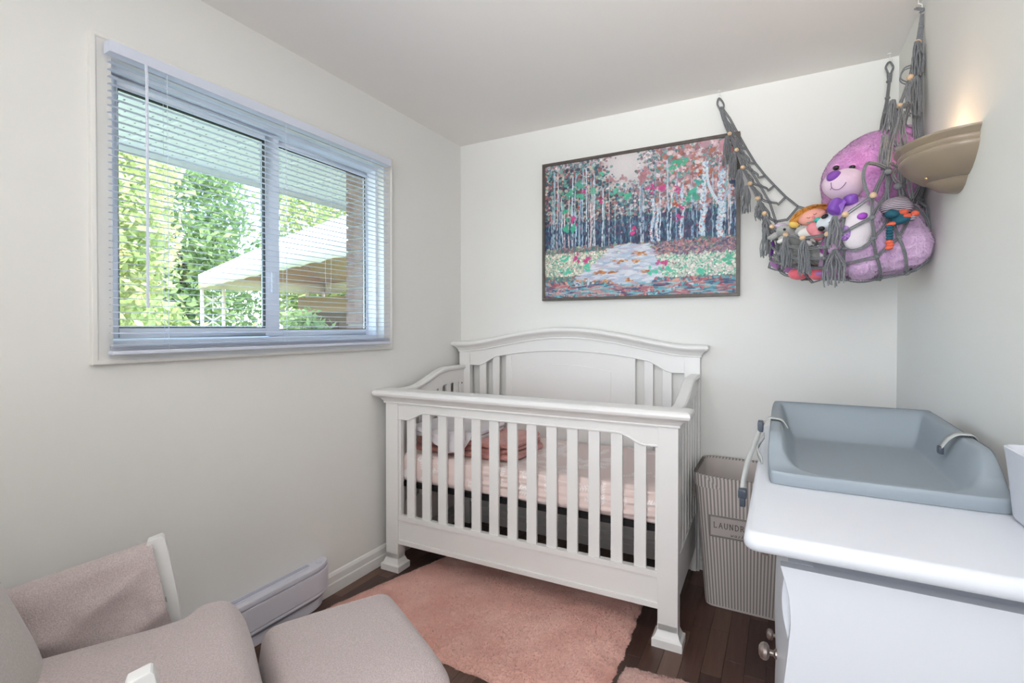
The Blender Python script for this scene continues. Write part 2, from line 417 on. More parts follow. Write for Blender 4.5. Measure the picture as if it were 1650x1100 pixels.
# trees: foliage of real leaves, trunk
def leaves(c, r, n, size, seed):
    R = np.random.RandomState(seed)
    k = max(8, n//130); cc = R.randn(k, 3); cc /= np.linalg.norm(cc, axis=1)[:, None]; cc *= (R.rand(k, 1)**.4)
    cen = np.array(c) + cc*np.array(r); 
    p = cen[R.randint(0, k, n)] + R.randn(n, 3)*np.array(r)*.13
    a = R.randn(n, 3); a[:, 2] -= .3; a /= np.linalg.norm(a, axis=1)[:, None]
    b = np.cross(a, R.randn(n, 3)); b /= np.linalg.norm(b, axis=1)[:, None]
    s = size*(.6+.8*R.rand(n, 1))
    nn_ = np.cross(a, b)
    vs = np.stack([p-a*s, p+b*s*.42+nn_*s*.1, p+a*s, p-b*s*.42+nn_*s*.1], 1).reshape(-1, 3)
    return vs
def mesh_quads(name, vs, m, parent):
    n = len(vs)//4; me = bpy.data.meshes.new(name); me.vertices.add(4*n); me.vertices.foreach_set('co', vs.ravel())
    me.loops.add(4*n); me.loops.foreach_set('vertex_index', np.arange(4*n)); me.polygons.add(n); me.polygons.foreach_set('loop_start', np.arange(n)*4)
    me.update(); me.validate(); me.materials.append(m); o = bpy.data.objects.new(name, me); COL.objects.link(o); o.parent = parent; o['kind'] = 'stuff'; return o
def leafmat(name, c1, c2):
    m = mat(name, c1, .6, noise=(2.5, c2, .18)); N = m.node_tree.nodes; L = m.node_tree.links
    t = N.new('ShaderNodeBsdfTranslucent'); b = N['Principled BSDF']; mx = N.new('ShaderNodeMixShader'); mx.inputs[0].default_value = .45
    src = [l for l in L if l.to_socket == b.inputs['Base Color']][0].from_socket
    L.new(src, t.inputs[0]); L.new(b.outputs[0], mx.inputs[1]); L.new(t.outputs[0], mx.inputs[2]); L.new(mx.outputs[0], N['Material Output'].inputs[0]); return m
LM = [leafmat('leaf_yellowgreen', '#a3bd70', '#e2e0a8'), leafmat('leaf_green', '#7a9c66', '#b4c98c'), leafmat('leaf_pink', '#cdd68a', '#efcfae')]
trees = [
 ((-6.3, 2.35, 2.5), (1.0, .75, 2.5), 26000, .055, 0, 'tall yellow-green leafy tree at the left of the window view', 'tree'),
 ((-12.6, 4.9, 3.2), (1.5, 1.3, 3.6), 15000, .085, 2, 'pale pinkish-green tree left of the gazebo corner', 'tree'),
 ((-15.2, 8.2, 3.2), (1.7, 2.2, 3.8), 12000, .12, 1, 'darker green tree deep behind the gazebo end', 'tree'),
 ((-12.0, 11.0, 3.8), (2.2, 2.0, 3.8), 13000, .12, 0, 'leafy yellow-green tree rising behind the gazebo roof', 'tree'),
 ((-8.2, 10.9, 3.8), (1.7, 2.0, 3.8), 11000, .11, 1, 'green tree beyond the right window pane', 'tree'),
 ((-3.8, 3.35, .68), (.30, .5, .56), 6000, .042, 0, 'bright green shrub below the gazebo canopy, right window pane', 'shrub'),
 ((-3.9, 1.9, .75), (.35, .42, .60), 6000, .045, 0, 'yellow-green shrub at the lower left of the window', 'shrub'),
 ((-5.6, 4.55, .75), (.5, .5, .6), 7000, .055, 1, 'dark green shrub at the foot of the lattice post', 'shrub'),
]
for (c, r, n, sz, mi, lab, cat) in trees:
    t = thing('leafy_tree' if cat == 'tree' else 'garden_shrub', lab, cat, (c[0], c[1], -.4))
    vs = leaves((0, 0, c[2]+.4), r, n, sz, int(abs(c[0]*10)+c[1]*7)); mesh_quads('foliage', vs, LM[mi], t)
    tr = MB()
    if cat == 'tree':
        tr.tube([(0, 0, 0), (.05, .03, c[2]*.5), (-.05, 0, c[2]+.6)], [.16, .12, .05], 8)
        for k in range(7):
            a = k*2.4; tr.tube([(0, 0, c[2]*.5+.15*k), (math.cos(a)*r[0]*.35, math.sin(a)*r[1]*.35, c[2]*.7+.25*k), (math.cos(a)*r[0]*.7, math.sin(a)*r[1]*.7, c[2]+.3*k)], [.05, .03, .01], 5)
    else:
        for k in range(6):
            a = k*1.1; tr.tube([(0, 0, 0), (math.cos(a)*r[0]*.4, math.sin(a)*r[1]*.4, c[2]+.3)], [.02, .008], 5)
    tr.build('trunk', mat('bark', '#6e5e50', .9), t)

# gazebo
M_can = mat('canopy_cloth', '#f4eee9', .8); M_und = mat('canopy_lining', '#c79f9c', .8)
gz = thing('garden_gazebo', 'garden gazebo with long white fabric canopy and lattice corner post', 'gazebo', (-7.2, 5.6, -.4))
gp = Matrix.Translation((7.2, -5.6, .4))
def gpart(o): o.parent = gz; o.matrix_parent_inverse = gp; return o
gD = Vector((.954, -.299, 0)); gN = Vector((.299, .954, 0)); gF = Vector((-10.79, 6.11, 0)); gL = 7.43; gW = 2.7; gze = 2.36
g00, g10, g11, g01 = gF+Vector((0, 0, gze)), gF+gD*gL+Vector((0, 0, gze)), gF+gD*gL+gN*gW+Vector((0, 0, gze)), gF+gN*gW+Vector((0, 0, gze))
r0, r1 = gF+gD*1.1+gN*gW/2+Vector((0, 0, 3.181)), gF+gD*gL+gN*gW/2+Vector((0, 0, 3.189))
def quadgrid(a, b, c, d, sag=.06, n=12, dz=0):
    return [[a.lerp(b, s/n).lerp(d.lerp(c, s/n), t/n) + Vector((0, 0, dz-sag*math.sin(PI*s/n)*math.sin(PI*t/n))) for s in range(n+1)] for t in range(n+1)]
for q in ((g00, g10, r1, r0), (g01, g11, r1, r0), (g00, g01, r0, r0)):
    gpart(MB().grid(quadgrid(*q)).build('canopy_panel', M_can, smooth=60))
    gpart(MB().grid(quadgrid(*q, dz=-.06)).build('canopy_lining', M_und, smooth=60))
for a, b in ((g00, g10), (g10, g11), (g11, g01), (g01, g00)):
    n_ = int((b-a).length/.15); rows = [[a.lerp(b, k/n_), a.lerp(b, k/n_)-Vector((0, 0, .31-.02*abs(math.sin(k*PI/4))))] for k in range(n_+1)]
    v_ = gpart(MB().grid(rows).build('valance', M_can, smooth=60)); md = v_.modifiers.new('s', 'SOLIDIFY'); md.thickness = .008
for c_, s1_, s2_ in ((g00, 1, 1), (g10, -1, 1), (g11, -1, -1), (g01, 1, -1)):
    pm = MB()
    for d in (0, .40):
        p = c_+gD*s1_*.06+gN*s2_*(.05+d); pm.tube([(p.x, p.y, -.4), (p.x, p.y, 2.12)], .04, 6)
    pa, pb = c_+gD*s1_*.06+gN*s2_*.05, c_+gD*s1_*.06+gN*s2_*.45; mid = (pa+pb)/2
    for k in range(6):
        z0 = 1.95-k*.42
        L_ = lambda p, z: (p.x, p.y, z)
        pm.tube([L_(pa, z0), L_(mid, z0-.12), L_(pb, z0)], .014, 4); pm.tube([L_(pa, z0-.30), L_(mid, z0-.16), L_(pb, z0-.30)], .014, 4)
        pm.tube([L_(pa, z0), L_(pb, z0-.30)], .012, 4); pm.tube([L_(pb, z0), L_(pa, z0-.30)], .012, 4); pm.tube([L_(mid, z0), L_(mid, z0-.36)], .010, 4)
    gpart(pm.build('lattice_post', mat('post_white', '#efe6e6', .5)))
# neighbouring structure seen under the canopy
sh = thing('garden_shed', 'low brown shed with a reddish roof edge beyond the gazebo', 'shed', (-9.2, 8.35, -.4))
MB().box(-.8, .8, -.2, 1.1, 0, 2.0).build('shed_wall', mat('shed_brown', '#6c5a55', .9), sh, smooth=0)
MB().box(-.95, .95, -.3, 1.3, 2.0, 2.35).build('shed_roof', mat('shed_red', '#a58a80', .8), sh, smooth=0)
MB().box(-.3, .3, -.24, -.2, .1, 1.8).build('shed_door', mat('shed_door', '#54433f', .9), sh, smooth=0)

# ---------------------------------------------------------------- crib
W = 1.458; D = .70
crib = thing('baby_crib', 'white painted wooden baby crib with arched headboard and slatted sides', 'crib', (-1.808, 1.965, 0), math.radians(1.4))
def cp(mb, name, bevel=.002, smooth=35, **k): return mb.build(name, M_crib, crib, bevel=bevel, smooth=smooth, **k)
PW, PD = .078, .055
for u0 in (0, W-PW):
    cp(MB().box(u0, u0+PW, 0, PD, .05, .868), 'front_post', .003)
    f = MB(); c = (u0+PW/2, PD/2)
    rings = []
    for (e, z) in ((.019, 0), (.019, .030), (.017, .033), (.010, .038), (.006, .046), (.003, .055), (0, .062), (0, .085)):
        hx, hy = PW/2+e, PD/2+e; rings.append([(c[0]-hx, c[1]-hy, z), (c[0]+hx, c[1]-hy, z), (c[0]+hx, c[1]+hy, z), (c[0]-hx, c[1]+hy, z)])
    f.grid(rings, closed_u=True); f.add(rings[0], [(0, 3, 2, 1)]); f.build('foot', M_crib, crib, smooth=25)
# bottom front rail with recessed face
cp(MB().box(PW, W-PW, .012, .032, .14, .285), 'front_bottom_rail', 0)
cp(MB().box(PW, W-PW, .005, .034, .262, .287), 'rail_lip', .0012)
cp(MB().box(PW, W-PW, .005, .034, .138, .160), 'rail_lip', .0012)
# slats
n = 13; gap = (W-2*PW-n*.049)/(n+1)
SLF = MB().box(0, .049, .014, .030, .28, .83).build('slat', M_crib, crib, bevel=.003)
for i in range(n):
    o = SLF if i == 0 else copyobj(SLF, crib)
    o.location = (PW+gap+i*(.049+gap), 0, 0)
for u0 in (PW, W-PW-.012): cp(MB().box(u0, u0+.012, .012, .034, .28, .80), 'post_strip', .001)
# top front rail with dropped corners
def arch_low(u, L):     # lower edge, L = inner length, u from 0
    d = min(u, L-u); return .778 + .040*smooth01((d-.05)/.115)
Li = W-2*PW; us = sorted(set(list(np.linspace(0, .2, 17)) + list(np.linspace(.2, Li-.2, 7)) + list(np.linspace(Li-.2, Li, 17))))
poly = [(PW+u, arch_low(u, Li)) for u in us] + [(W-PW, .868), (PW, .868)]
cp(MB().prism(poly, .008, .034, 'xz'), 'front_top_rail', .001)
mb = MB(); mb.tube([(PW+u, .008, arch_low(u, Li)+.005) for u in us], .0042, 8); cp(mb, 'edge_bead', 0)
# cornice running round the front
def cornice(name, prof, u0, u1, v0, v1, zf=None, nseg=1):
    """prof: (out, z); ring of rectangles expanded by out; zf(u) lifts it"""
    mb = MB(); zf = zf or (lambda u: 0); uu = list(np.linspace(u0, u1, nseg+1)); rows = []
    for (e, z) in prof:
        ring = []
        for k, u in enumerate(uu):
            ue = u + (-e if k == 0 else (e if k == nseg else 0)); ring.append((ue, v0-e, z+zf(u)))
        for k in range(nseg, -1, -1):
            u = uu[k]; ue = u + (-e if k == 0 else (e if k == nseg else 0)); ring.append((ue, v1+e, z+zf(u)))
        rows.append(ring)
    mb.grid(rows, closed_u=True); m_ = 2*(nseg+1)
    for r in (rows[0], rows[-1]):
        mb.add(r, [(k, k+1, m_-2-k, m_-1-k) for k in range(nseg)])
    return mb.build(name, M_crib, crib, smooth=25)
CPf = [(0, .862), (.006, .862), (.008, .866), (.006, .871), (.010, .876), (.016, .884), (.026, .893), (.038, .899), (.044, .901), (.048, .906), (.050, .914), (.048, .923), (.042, .929), (.034, .932), (.0, .933)]
cornice('front_cornice', CPf, 0, W, 0, .036, None, 1)
# side rails
def side_z(v):      # top of the side rail
    return .928 + .085*smooth01((v-.16)/.36)
def side(u0, u1, inner):
    vs_ = list(np.linspace(.05, D-.0, 29))
    poly = [(v, side_z(v)-.105 - (.0 if v > .2 else 0)) for v in vs_] + [(v, side_z(v)-.012) for v in vs_[::-1]]
    cp(MB().prism(poly, u0, u1, 'yz'), 'side_top_rail', .001)
    # moulded cap
    rows = []
    for v in vs_:
        z = side_z(v); a, b = u0-.014, u1+.014
        rows.append([(a+.008, v, z-.026), (a, v, z-.016), (a, v, z-.006), (a+.005, v, z), (b-.005, v, z), (b, v, z-.006), (b, v, z-.016), (b-.008, v, z-.026)])
    m_ = MB(); m_.grid(rows, closed_u=True); m_.add(rows[0], [tuple(range(8))]); m_.add(rows[-1], [tuple(range(7, -1, -1))]); m_.build('side_cap', M_crib, crib, smooth=40)
    cp(MB().box(u0, u1, PD, D, .145, .315), 'side_bottom_rail', .002)
    for k in range(7):
        v = .085 + k*.086
        cp(MB().box(u0+.004, u1-.004, v, v+.042, .31, side_z(v)-.09), 'side_slat', .002)
    cp(MB().box(u0-.002, u1+.002, D-.05, D-.002, 0.02, .93), 'rear_stile', .002)
side(.012, .034, 1); side(W-.034, W-.012, -1)
for u0 in (.0355, W-.0365):
    MB().lathe([(0, 0), (.006, 0), (.006, .001), (0, .001)], (u0, D-.028, .90), 10, 'x').build('bolt_hole', mat('bolt_bronze', '#8a5a48', .4, metallic=.5), crib)
# headboard
def hb_arch(u):    # lift of top rail over its ends
    t = (u-W/2)/(W/2); a = abs(t)
    return .088*(1-smooth01((a-.0)/.93)) if a < .93 else 0
def hb_arch2(u):
    a = abs(u-W/2)/(W/2-.06)
    return .090*((math.cos(min(a, 1)*PI)+1)/2)**.72 if a < 1 else 0
for u0 in (0, W-PW): cp(MB().box(u0, u0+PW, D, D+.038, 0.0, 1.10), 'rear_post', .003)
us = np.linspace(0, W, 61)
def hb_low(u):
    d = min(u, W-u) - PW
    base = 1.012 + .052*smooth01((d-.06)/.13)
    a = abs(u-W/2)/(W/2-PW-.16); return base + (.050*(1-a*a) if a < 1 else 0)
us2 = [u for u in np.linspace(PW, W-PW, 91)]
poly = [(u, hb_low(u)) for u in us2] + [(u, 1.105+hb_arch2(u)) for u in us2[::-1]]
cp(MB().prism(poly, D+.006, D+.034, 'xz'), 'headboard_top_rail', .001)
mb = MB(); mb.tube([(u, D+.006, hb_low(u)+.004) for u in us2], .0035, 8); cp(mb, 'edge_bead', 0)
CPh = [(0, 1.098), (.005, 1.098), (.007, 1.102), (.005, 1.106), (.009, 1.111), (.014, 1.120), (.023, 1.129), (.033, 1.134), (.038, 1.138), (.041, 1.144), (.041, 1.152), (.038, 1.158), (.030, 1.162), (0, 1.163)]
cornice('headboard_cornice', CPh, 0, W, D+.002, D+.030, hb_arch2, 56)
# centre panel
PU0, PU1 = .335, W-.335
def ptop(u): return hb_low(u)+.002
uu = list(np.linspace(PU0, PU1, 31))
cp(MB().prism([(u, .3) for u in (PU0, PU1)] + [(u, ptop(u)) for u in uu[::-1]], D+.014, D+.030, 'xz'), 'centre_panel', .001)
for a, b in ((PU0-.002, PU0+.035), (PU1-.035, PU1+.002)): cp(MB().box(a, b, D+.009, D+.032, .3, hb_low(a)), 'panel_stile', .001)
# raised field outline
IU0, IU1 = .467, W-.467; ring = [(IU0, .33)] + [(u, .985+.035*(1-((u-W/2)/(IU1-W/2))**2)*.9+.02) for u in np.linspace(IU0, IU1, 25)] + [(IU1, .33)]
cp(MB().prism(ring, D+.0105, D+.016, 'xz'), 'raised_field', .0025)
for s_ in (0, 1):
    for a in (.142, .238):
        a0 = a if s_ == 0 else W-a-.047
        cp(MB().box(a0, a0+.047, D+.012, D+.028, .3, min(hb_low(a0), hb_low(a0+.047))+.02), 'headboard_slat', .002)
cp(MB().box(PW, W-PW, D+.006, D+.034, .14, .31), 'headboard_bottom_rail', .002)

# spring frame and mattress
spr = MB()
zf_ = .438
for a in ((.045, .046, W-.045, .066), (.045, .66, W-.045, .68), (.045, .046, .065, .68), (W-.065, .046, W-.045, .68)): spr.box(a[0], a[2], a[1], a[3], .427, .4515)
for k in range(12): spr.tube([(.1+k*.114, .045, zf_), (.1+k*.114, .68, zf_)], .003, 5)
spr.build('spring_frame', M_black, crib)
for u0 in (.04, W-.06): cp(MB().box(u0, u0+.02, .3, .36, .315, .435), 'frame_bracket', .001)

# fitted sheet mattress: profile around the front/top, painted leaf sprigs
def paint_sprigs(nu, ns, Lu, Ls, seed=3):
    R = np.random.RandomState(seed); base = np.array([234, 213, 207])/255.; img = np.ones((ns, nu, 3))*base
    U, S = np.meshgrid(np.linspace(0, Lu, nu), np.linspace(0, Ls, ns))
    wht = np.array([250, 243, 240])/255.
    for q in range(120):
        cu, cs = R.rand()*Lu, R.rand()*Ls; a = R.rand()*2*PI
        i0, i1 = np.searchsorted(U[0], (cu-.07, cu+.07)); j0, j1 = np.searchsorted(S[:, 0], (cs-.07, cs+.07))
        du, ds = U[j0:j1, i0:i1]-cu, S[j0:j1, i0:i1]-cs; x_ = du*math.cos(a)+ds*math.sin(a); y_ = -du*math.sin(a)+ds*math.cos(a)
        k = (np.abs(y_) < .0018) & (np.abs(x_) < .052)
        for n_ in range(7):
            bx = -.040+n_*.0135; L = .017*(1-.09*n_)
            for sg in (-1, 1):
                ex, ey = x_-bx-L*.62, sg*y_-L*.62; p_ = (ex+ey)*.7071; r_ = (-ex+ey)*.7071
                k |= (p_/(L*.75))**2+(r_/(L*.26))**2 < 1
        sub = img[j0:j1, i0:i1]; sub[k] = sub[k]*.1+wht*.9
    return srgb2lin(img)
MU, MS = 620, 220
mt = thing('crib_mattress', 'crib mattress in blush pink fitted sheet printed with white leaf sprigs', 'mattress', (-1.808, 1.965, 0), math.radians(1.4))
u0, u1, v0, v1, z0, z1 = .040, W-.040, .040, .690, .450, .598
prof = []
R_ = .035; 
path = [(v0+.03, z0)] + [(v0+R_-R_*math.cos(t), z0+R_-R_*math.sin(t)) for t in np.linspace(PI/2, 0, 8)][0:] + [(v0, z1-R_)] + [(v0+R_-R_*math.cos(t), z1-R_+R_*math.sin(t)) for t in np.linspace(0, PI/2, 10)] + [(v1, z1)]
pl = np.array(path); seg = np.r_[0, np.cumsum(np.linalg.norm(np.diff(pl, axis=0), axis=1))]
ss = np.linspace(0, seg[-1], MS); pv = np.interp(ss, seg, pl[:, 0]); pz = np.interp(ss, seg, pl[:, 1])
uu = np.linspace(0, 1, MU); V = np.zeros((MS, MU, 3))
for j, t in enumerate(uu):
    ue = u0+(u1-u0)*t; d = min(t, 1-t)*(u1-u0); sq = 1 - (1-min(1, d/.05))**3*.5
    zz = z0+(pz-z0); r_in = .05*(1-min(1, d/.05))**2
    V[:, j, 0] = ue; V[:, j, 1] = pv + r_in*(1-np.clip((pv-v0)/.3, 0, 1)); V[:, j, 2] = zz - np.where(zz > z1-.05, .035*(1-min(1, d/.05))**2, 0)
# wrinkles running along the front face
fr = np.clip(1-(V[:, :, 1]-v0)/.10, 0, 1)*np.clip((V[:, :, 0]-.25)/.2, 0, 1)
wr = np.sin(V[:, :, 2]*150+np.sin(V[:, :, 0]*7)*2.5+V[:, :, 1]*60)+.6*np.sin(V[:, :, 2]*260-V[:, :, 0]*9)
V[:, :, 1] -= fr*.0035*wr*(.6+.4*np.sin(V[:, :, 0]*11)); V[:, :, 2] += fr*.002*wr*(V[:, :, 2] > z1-.03)
V[:, :, 2] += .004*np.sin(V[:, :, 0]*13+V[:, :, 1]*9)*np.clip((V[:, :, 1]-v0)/.2, 0, 1)
mm = MB(); mm.grid([[tuple(p) for p in row] for row in V])
M_sheet = mat('sheet_cloth', '#e5cec8', .85, attr='paint', bump=(400, .08, .001), sheen=.2)
mo = mm.build('fitted_sheet', M_sheet, mt, smooth=180, fix=False)
img = paint_sprigs(MU, MS, u1-u0, seg[-1]).reshape(-1, 3)
ca = mo.data.color_attributes.new('paint', 'FLOAT_COLOR', 'POINT'); ca.data.foreach_set('color', np.c_[img, np.ones(len(img))].astype(np.float32).ravel())
MB().box(u0+.03, u1-.03, v0+.035, v1-.005, z0-.002, z1-.03).build('mattress_core', mat('sheet_plain', '#e5cec8', .85), mt, bevel=.02, seg=3)

# blankets on the mattress
def folded(name, label, col, u, v, z, su, sv, hs, rz, m):
    t = thing(name, label, 'blanket', (0, 0, 0)); rot = Matrix.Rotation(math.radians(1.4), 4, 'Z')
    o = rot @ Vector((u, v, 0)) + Vector((-1.808, 1.965, 0)); t.location = (o.x, o.y, z); t.rotation_euler = (0, 0, math.radians(rz))
    zz = 0
    for k, h in enumerate(hs):
        g = MB(); R = np.random.RandomState(k+int(z*100)+3); n1, n2 = 44, 14
        g.ell((R.randn()*.006, R.randn()*.006, zz+h/2), (su/2*(1-.02*k), sv/2*(1-.02*k), h/2), n1, n2, .35, .22)
        a = np.array(g.v); a[:, 2] += .005*np.sin(a[:, 0]*21+k)*np.cos(a[:, 1]*17+k*2)+.003*np.sin(a[:, 0]*55)
        a[:, 0] += .005*np.sin(a[:, 1]*40+k*2); g.v = [tuple(x) for x in a]
        g.build('blanket_fold', m, t, smooth=180, sub=1); zz += h*.92
    return t
M_pb = mat('pink_knit', '#c87f77', .95, noise=(60, '#dba39a', .3), bump=(140, .6, .004), sheen=.4)
M_wb = mat('white_fleece', '#e6dfe2', .95, bump=(200, .3, .002), sheen=.3)
folded('folded_blanket', 'folded salmon pink knitted blanket under the white one, on the mattress', 0, .375, .32, .598, .62, .40, (.032, .032, .03), -1, M_pb)
folded('folded_blanket', 'folded white fleece blanket on top of the pink blanket in the crib', 0, .27, .28, .683, .42, .36, (.026, .026), 3, M_wb)
t = thing('draped_blanket', 'corner of white cloth hanging down over the pink blanket in the crib', 'blanket', (-1.808, 1.965, 0), math.radians(1.4))
rows = []
for i in range(15):
    s = i/14; row = []
    for j in range(13):
        q = j/12; wdt = .36*(1-.55*s**1.4)
        u = .10 + .08*s + q*wdt + .06*s; row.append((u, .105-.025*min(1, s*3)+.008*math.sin(q*14+s*3)*s - .012*s, .735-.006*math.sin(q*PI)-.105*s**1.1*(0.6+.4*smooth01(q*1.6))))
    rows.append(row)
o = MB().grid(rows).build('cloth_corner', M_wb, t, smooth=180); md = o.modifiers.new('s', 'SOLIDIFY'); md.thickness = .006

# ---------------------------------------------------------------- rugs
M_rug = mat('rug_fur', '#f0b7a8', .95, noise=(6, '#fccdbf', .2), bump=(90, .2, .002), sheen=.3)
M_rug2 = mat('rug_fur_light', '#f5cabf', .95, noise=(6, '#fddbd0', .2), bump=(90, .2, .002), sheen=.3)
def rug(label, poly, m, loc):
    """poly: 4 corners (x, y) counter-clockwise from the near left"""
    t = thing('fur_rug', label, 'rug', (loc[0], loc[1], 0)); a, b, c, d = [Vector((p[0]-loc[0], p[1]-loc[1], 0)) for p in poly]
    rows = []; n1, n2 = 110, 80
    for i in range(n2):
        v = i/(n2-1); row = []
        for j in range(n1):
            u = j/(n1-1)
            # rounded corners: squircle map
            uu, vv = 2*u-1, 2*v-1; uu2 = uu*math.sqrt(1-.035*vv**8); vv2 = vv*math.sqrt(1-.035*uu**8)
            p = a.lerp(b, (uu2+1)/2).lerp(d.lerp(c, (uu2+1)/2), (vv2+1)/2)
            e = min(1, min(u, 1-u)*18, min(v, 1-v)*14)
            wob = .003*math.sin(u*60+v*9)+.003*math.sin(v*47+u*13)
            p = p + Vector((wob if e < 1 else 0, wob if e < 1 else 0, .001 + .026*math.sqrt(max(0, e)) + (.0011*math.sin(u*31+3*math.sin(v*9))+.0009*math.sin(v*43+4*math.sin(u*13)))*e))
            row.append(p)
        rows.append(row)
    mb = MB().grid(rows); mb.build('rug_pile', m, t, smooth=180)
    fur(mb, 60000, .008, .0018, 'fur_tufts', m, t, lean=2.0, down=0)
    return t
rug('large blush pink faux fur rug in front of and under the crib', [(-1.79, 1.50), (-.515, 1.50), (-.545, 2.34), (-1.565, 2.34)], M_rug, (-1.1, 1.9))
rug('pale pink faux fur rug at the bottom edge, between large rug and dresser', [(-.50, 1.05), (-.02, 1.05), (-.03, 1.845), (-.505, 1.805)], M_rug2, (-.3, 1.4))

# ---------------------------------------------------------------- baseboard heater
ht = thing('baseboard_heater', 'lavender white electric baseboard heater low on the left wall', 'heater', (XL, 1.15, 0))
def hprof(e):   # plan outline with a rounded far end
    y1 = 1.612; pts = [(0, .55), (.078-e, .55)]
    for k in range(9):
        t = k/8*PI/2; pts.append(((.078-e)*(1-.0) - .06*(1-math.cos(t)), y1-.115+.115*math.sin(t)-e))
    pts.append((0, y1-e)); return pts
def hbox(name, z0, z1, e, m=M_heater, bev=.003):
    return MB().prism([(p[0], p[1]-1.15) for p in hprof(e)], z0, z1, 'xy').build(name, m, ht, bevel=bev, smooth=30)
hbox('front_cover', .082, .172, 0); hbox('top_cap', .175, .196, .003, bev=.005); hbox('cover_lip', .066, .079, .001)
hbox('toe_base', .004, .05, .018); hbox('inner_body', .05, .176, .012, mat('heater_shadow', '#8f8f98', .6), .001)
MB().box(.012, .03, -.55, .36, .195, .1985).build('outlet_groove', mat('heater_groove', '#b9b8c8', .5), ht, bevel=.001)
MB().box(.038, .046, -.55, .34, .195, .200).build('cap_ridge', M_heater, ht, bevel=.002)
MB().lathe([(0, .0), (.014, 0), (.014, .004), (.011, .005), (0, .0055)], (.036, .405, .195), 16).build('thermostat_disc', M_heater, ht)
for k in range(24): pass
fn = MB()
for k in range(60): fn.box(.01, .055, -.55+k*.016, -.5485+k*.016, .05, .066)
fn.build('heating_fins', mat('fins', '#a9aab2', .4, metallic=.6), ht, smooth=0, kind='stuff')

# ---------------------------------------------------------------- hamper
hp = thing('laundry_hamper', 'grey and cream striped fabric laundry hamper between crib and dresser', 'laundry hamper', (-.135, 2.51, 0))
def stripemat(name):
    m = mat(name, '#bdb5b0', .9, bump=(300, .25, .001)); N = m.node_tree.nodes; L = m.node_tree.links
    a = N.new('ShaderNodeAttribute'); a.attribute_name = 'stripe'; wv = N.new('ShaderNodeMath'); wv.operation = 'FRACT'
    r = N.new('ShaderNodeValToRGB'); e = r.color_ramp.elements; e[0].position = .46; e[0].color = sm('#c9c1bc'); e[1].position = .54; e[1].color = sm('#8f8783')
    x_ = e.new(.97); x_.color = sm('#8f8783'); y_ = e.new(1.0); y_.color = sm('#c9c1bc'); 
    L.new(a.outputs['Fac'], wv.inputs[0]); L.new(wv.outputs[0], r.inputs[0]); L.new(r.outputs[0], N['Principled BSDF'].inputs['Base Color']); return m
M_str = stripemat('striped_canvas'); M_can2 = mat('hamper_lining', '#c3bab5', .9, bump=(300, .2, .001))
def rrect(hx, hy, r, n=10):
    pts = []
    for (sx, sy, a0) in ((1, 1, 0), (-1, 1, PI/2), (-1, -1, PI), (1, -1, 3*PI/2)):
        for k in range(n+1):
            a = a0+PI/2*k/n; pts.append((sx*(hx-r)+r*math.cos(a), sy*(hy-r)+r*math.sin(a)))
    return pts
def densify(pts, step=.004):
    o = []
    for i in range(len(pts)):
        a, b = Vector(pts[i]), Vector(pts[(i+1) % len(pts)]); n = max(1, int((b-a).length/step))
        o += [tuple(a.lerp(b, k/n)) for k in range(n)]
    return o
def hshell(zs_, off, name, m, warp=.0):
    base = densify(rrect(.21, .18, .05)); per = [0.0]
    for i in range(1, len(base)): per.append(per[-1]+math.dist(base[i], base[i-1]))
    rows = []; 
    for z in zs_:
        t = z/.605; sx = .80+.20*t; sy = .66+.34*t; row = []
        for i, (x_, y_) in enumerate(base):
            q = 1-off/.2; bx = .008*math.sin(z*14+x_*9)*warp
            row.append((x_*sx*q, (y_+bx)*sy*q+.0 , z + (.012*math.cos(x_*6) if z > .5 else 0)*(1 if y_ < 0 else .0)*0 - (.010*math.cos(x_*7.5))*smooth01((z-.5)/.1)*(1 if y_ < 0 else .3)))
        rows.append(row)
    o = MB().grid(rows, closed_u=True).build(name, m, hp, smooth=180, fix=False)
    at = o.data.attributes.new('stripe', 'FLOAT', 'POINT'); at.data.foreach_set('value', np.tile(np.array(per)/.0152, len(rows)).astype(np.float32)); return o
hshell([.012, .03, .1, .2, .3, .4, .5, .56, .60], 0, 'hamper_body', M_str, .25)
hshell([.02, .3, .598], .008, 'hamper_lining', M_can2, 1)
hshell([.55, .552, .585, .606], -.004, 'hamper_cuff', M_str, 1)
hshell([.601, .6055, .607, .601], .003, 'hamper_rim', M_str, 1)
MB().prism([(p[0]*.8, p[1]*.66) for p in rrect(.208, .178, .05)], .002, .016, 'xy').build('hamper_base', M_can2, hp)
# rope handle at the left side
hm = MB(); pts = bez([(-.204, .0, .545), (-.222, -.015, .53), (-.226, -.02, .49), (-.222, -.02, .455), (-.196, -.015, .44)], 6)
for s_ in (0, 2.1, 4.2): hm.tube([p + Vector((.004*math.cos(i*.9+s_), .004*math.sin(i*.9+s_), 0)) for i, p in enumerate(pts)], .0042, 6)
hm.build('rope_handle', mat('rope', '#b3aaa3', .9), hp)
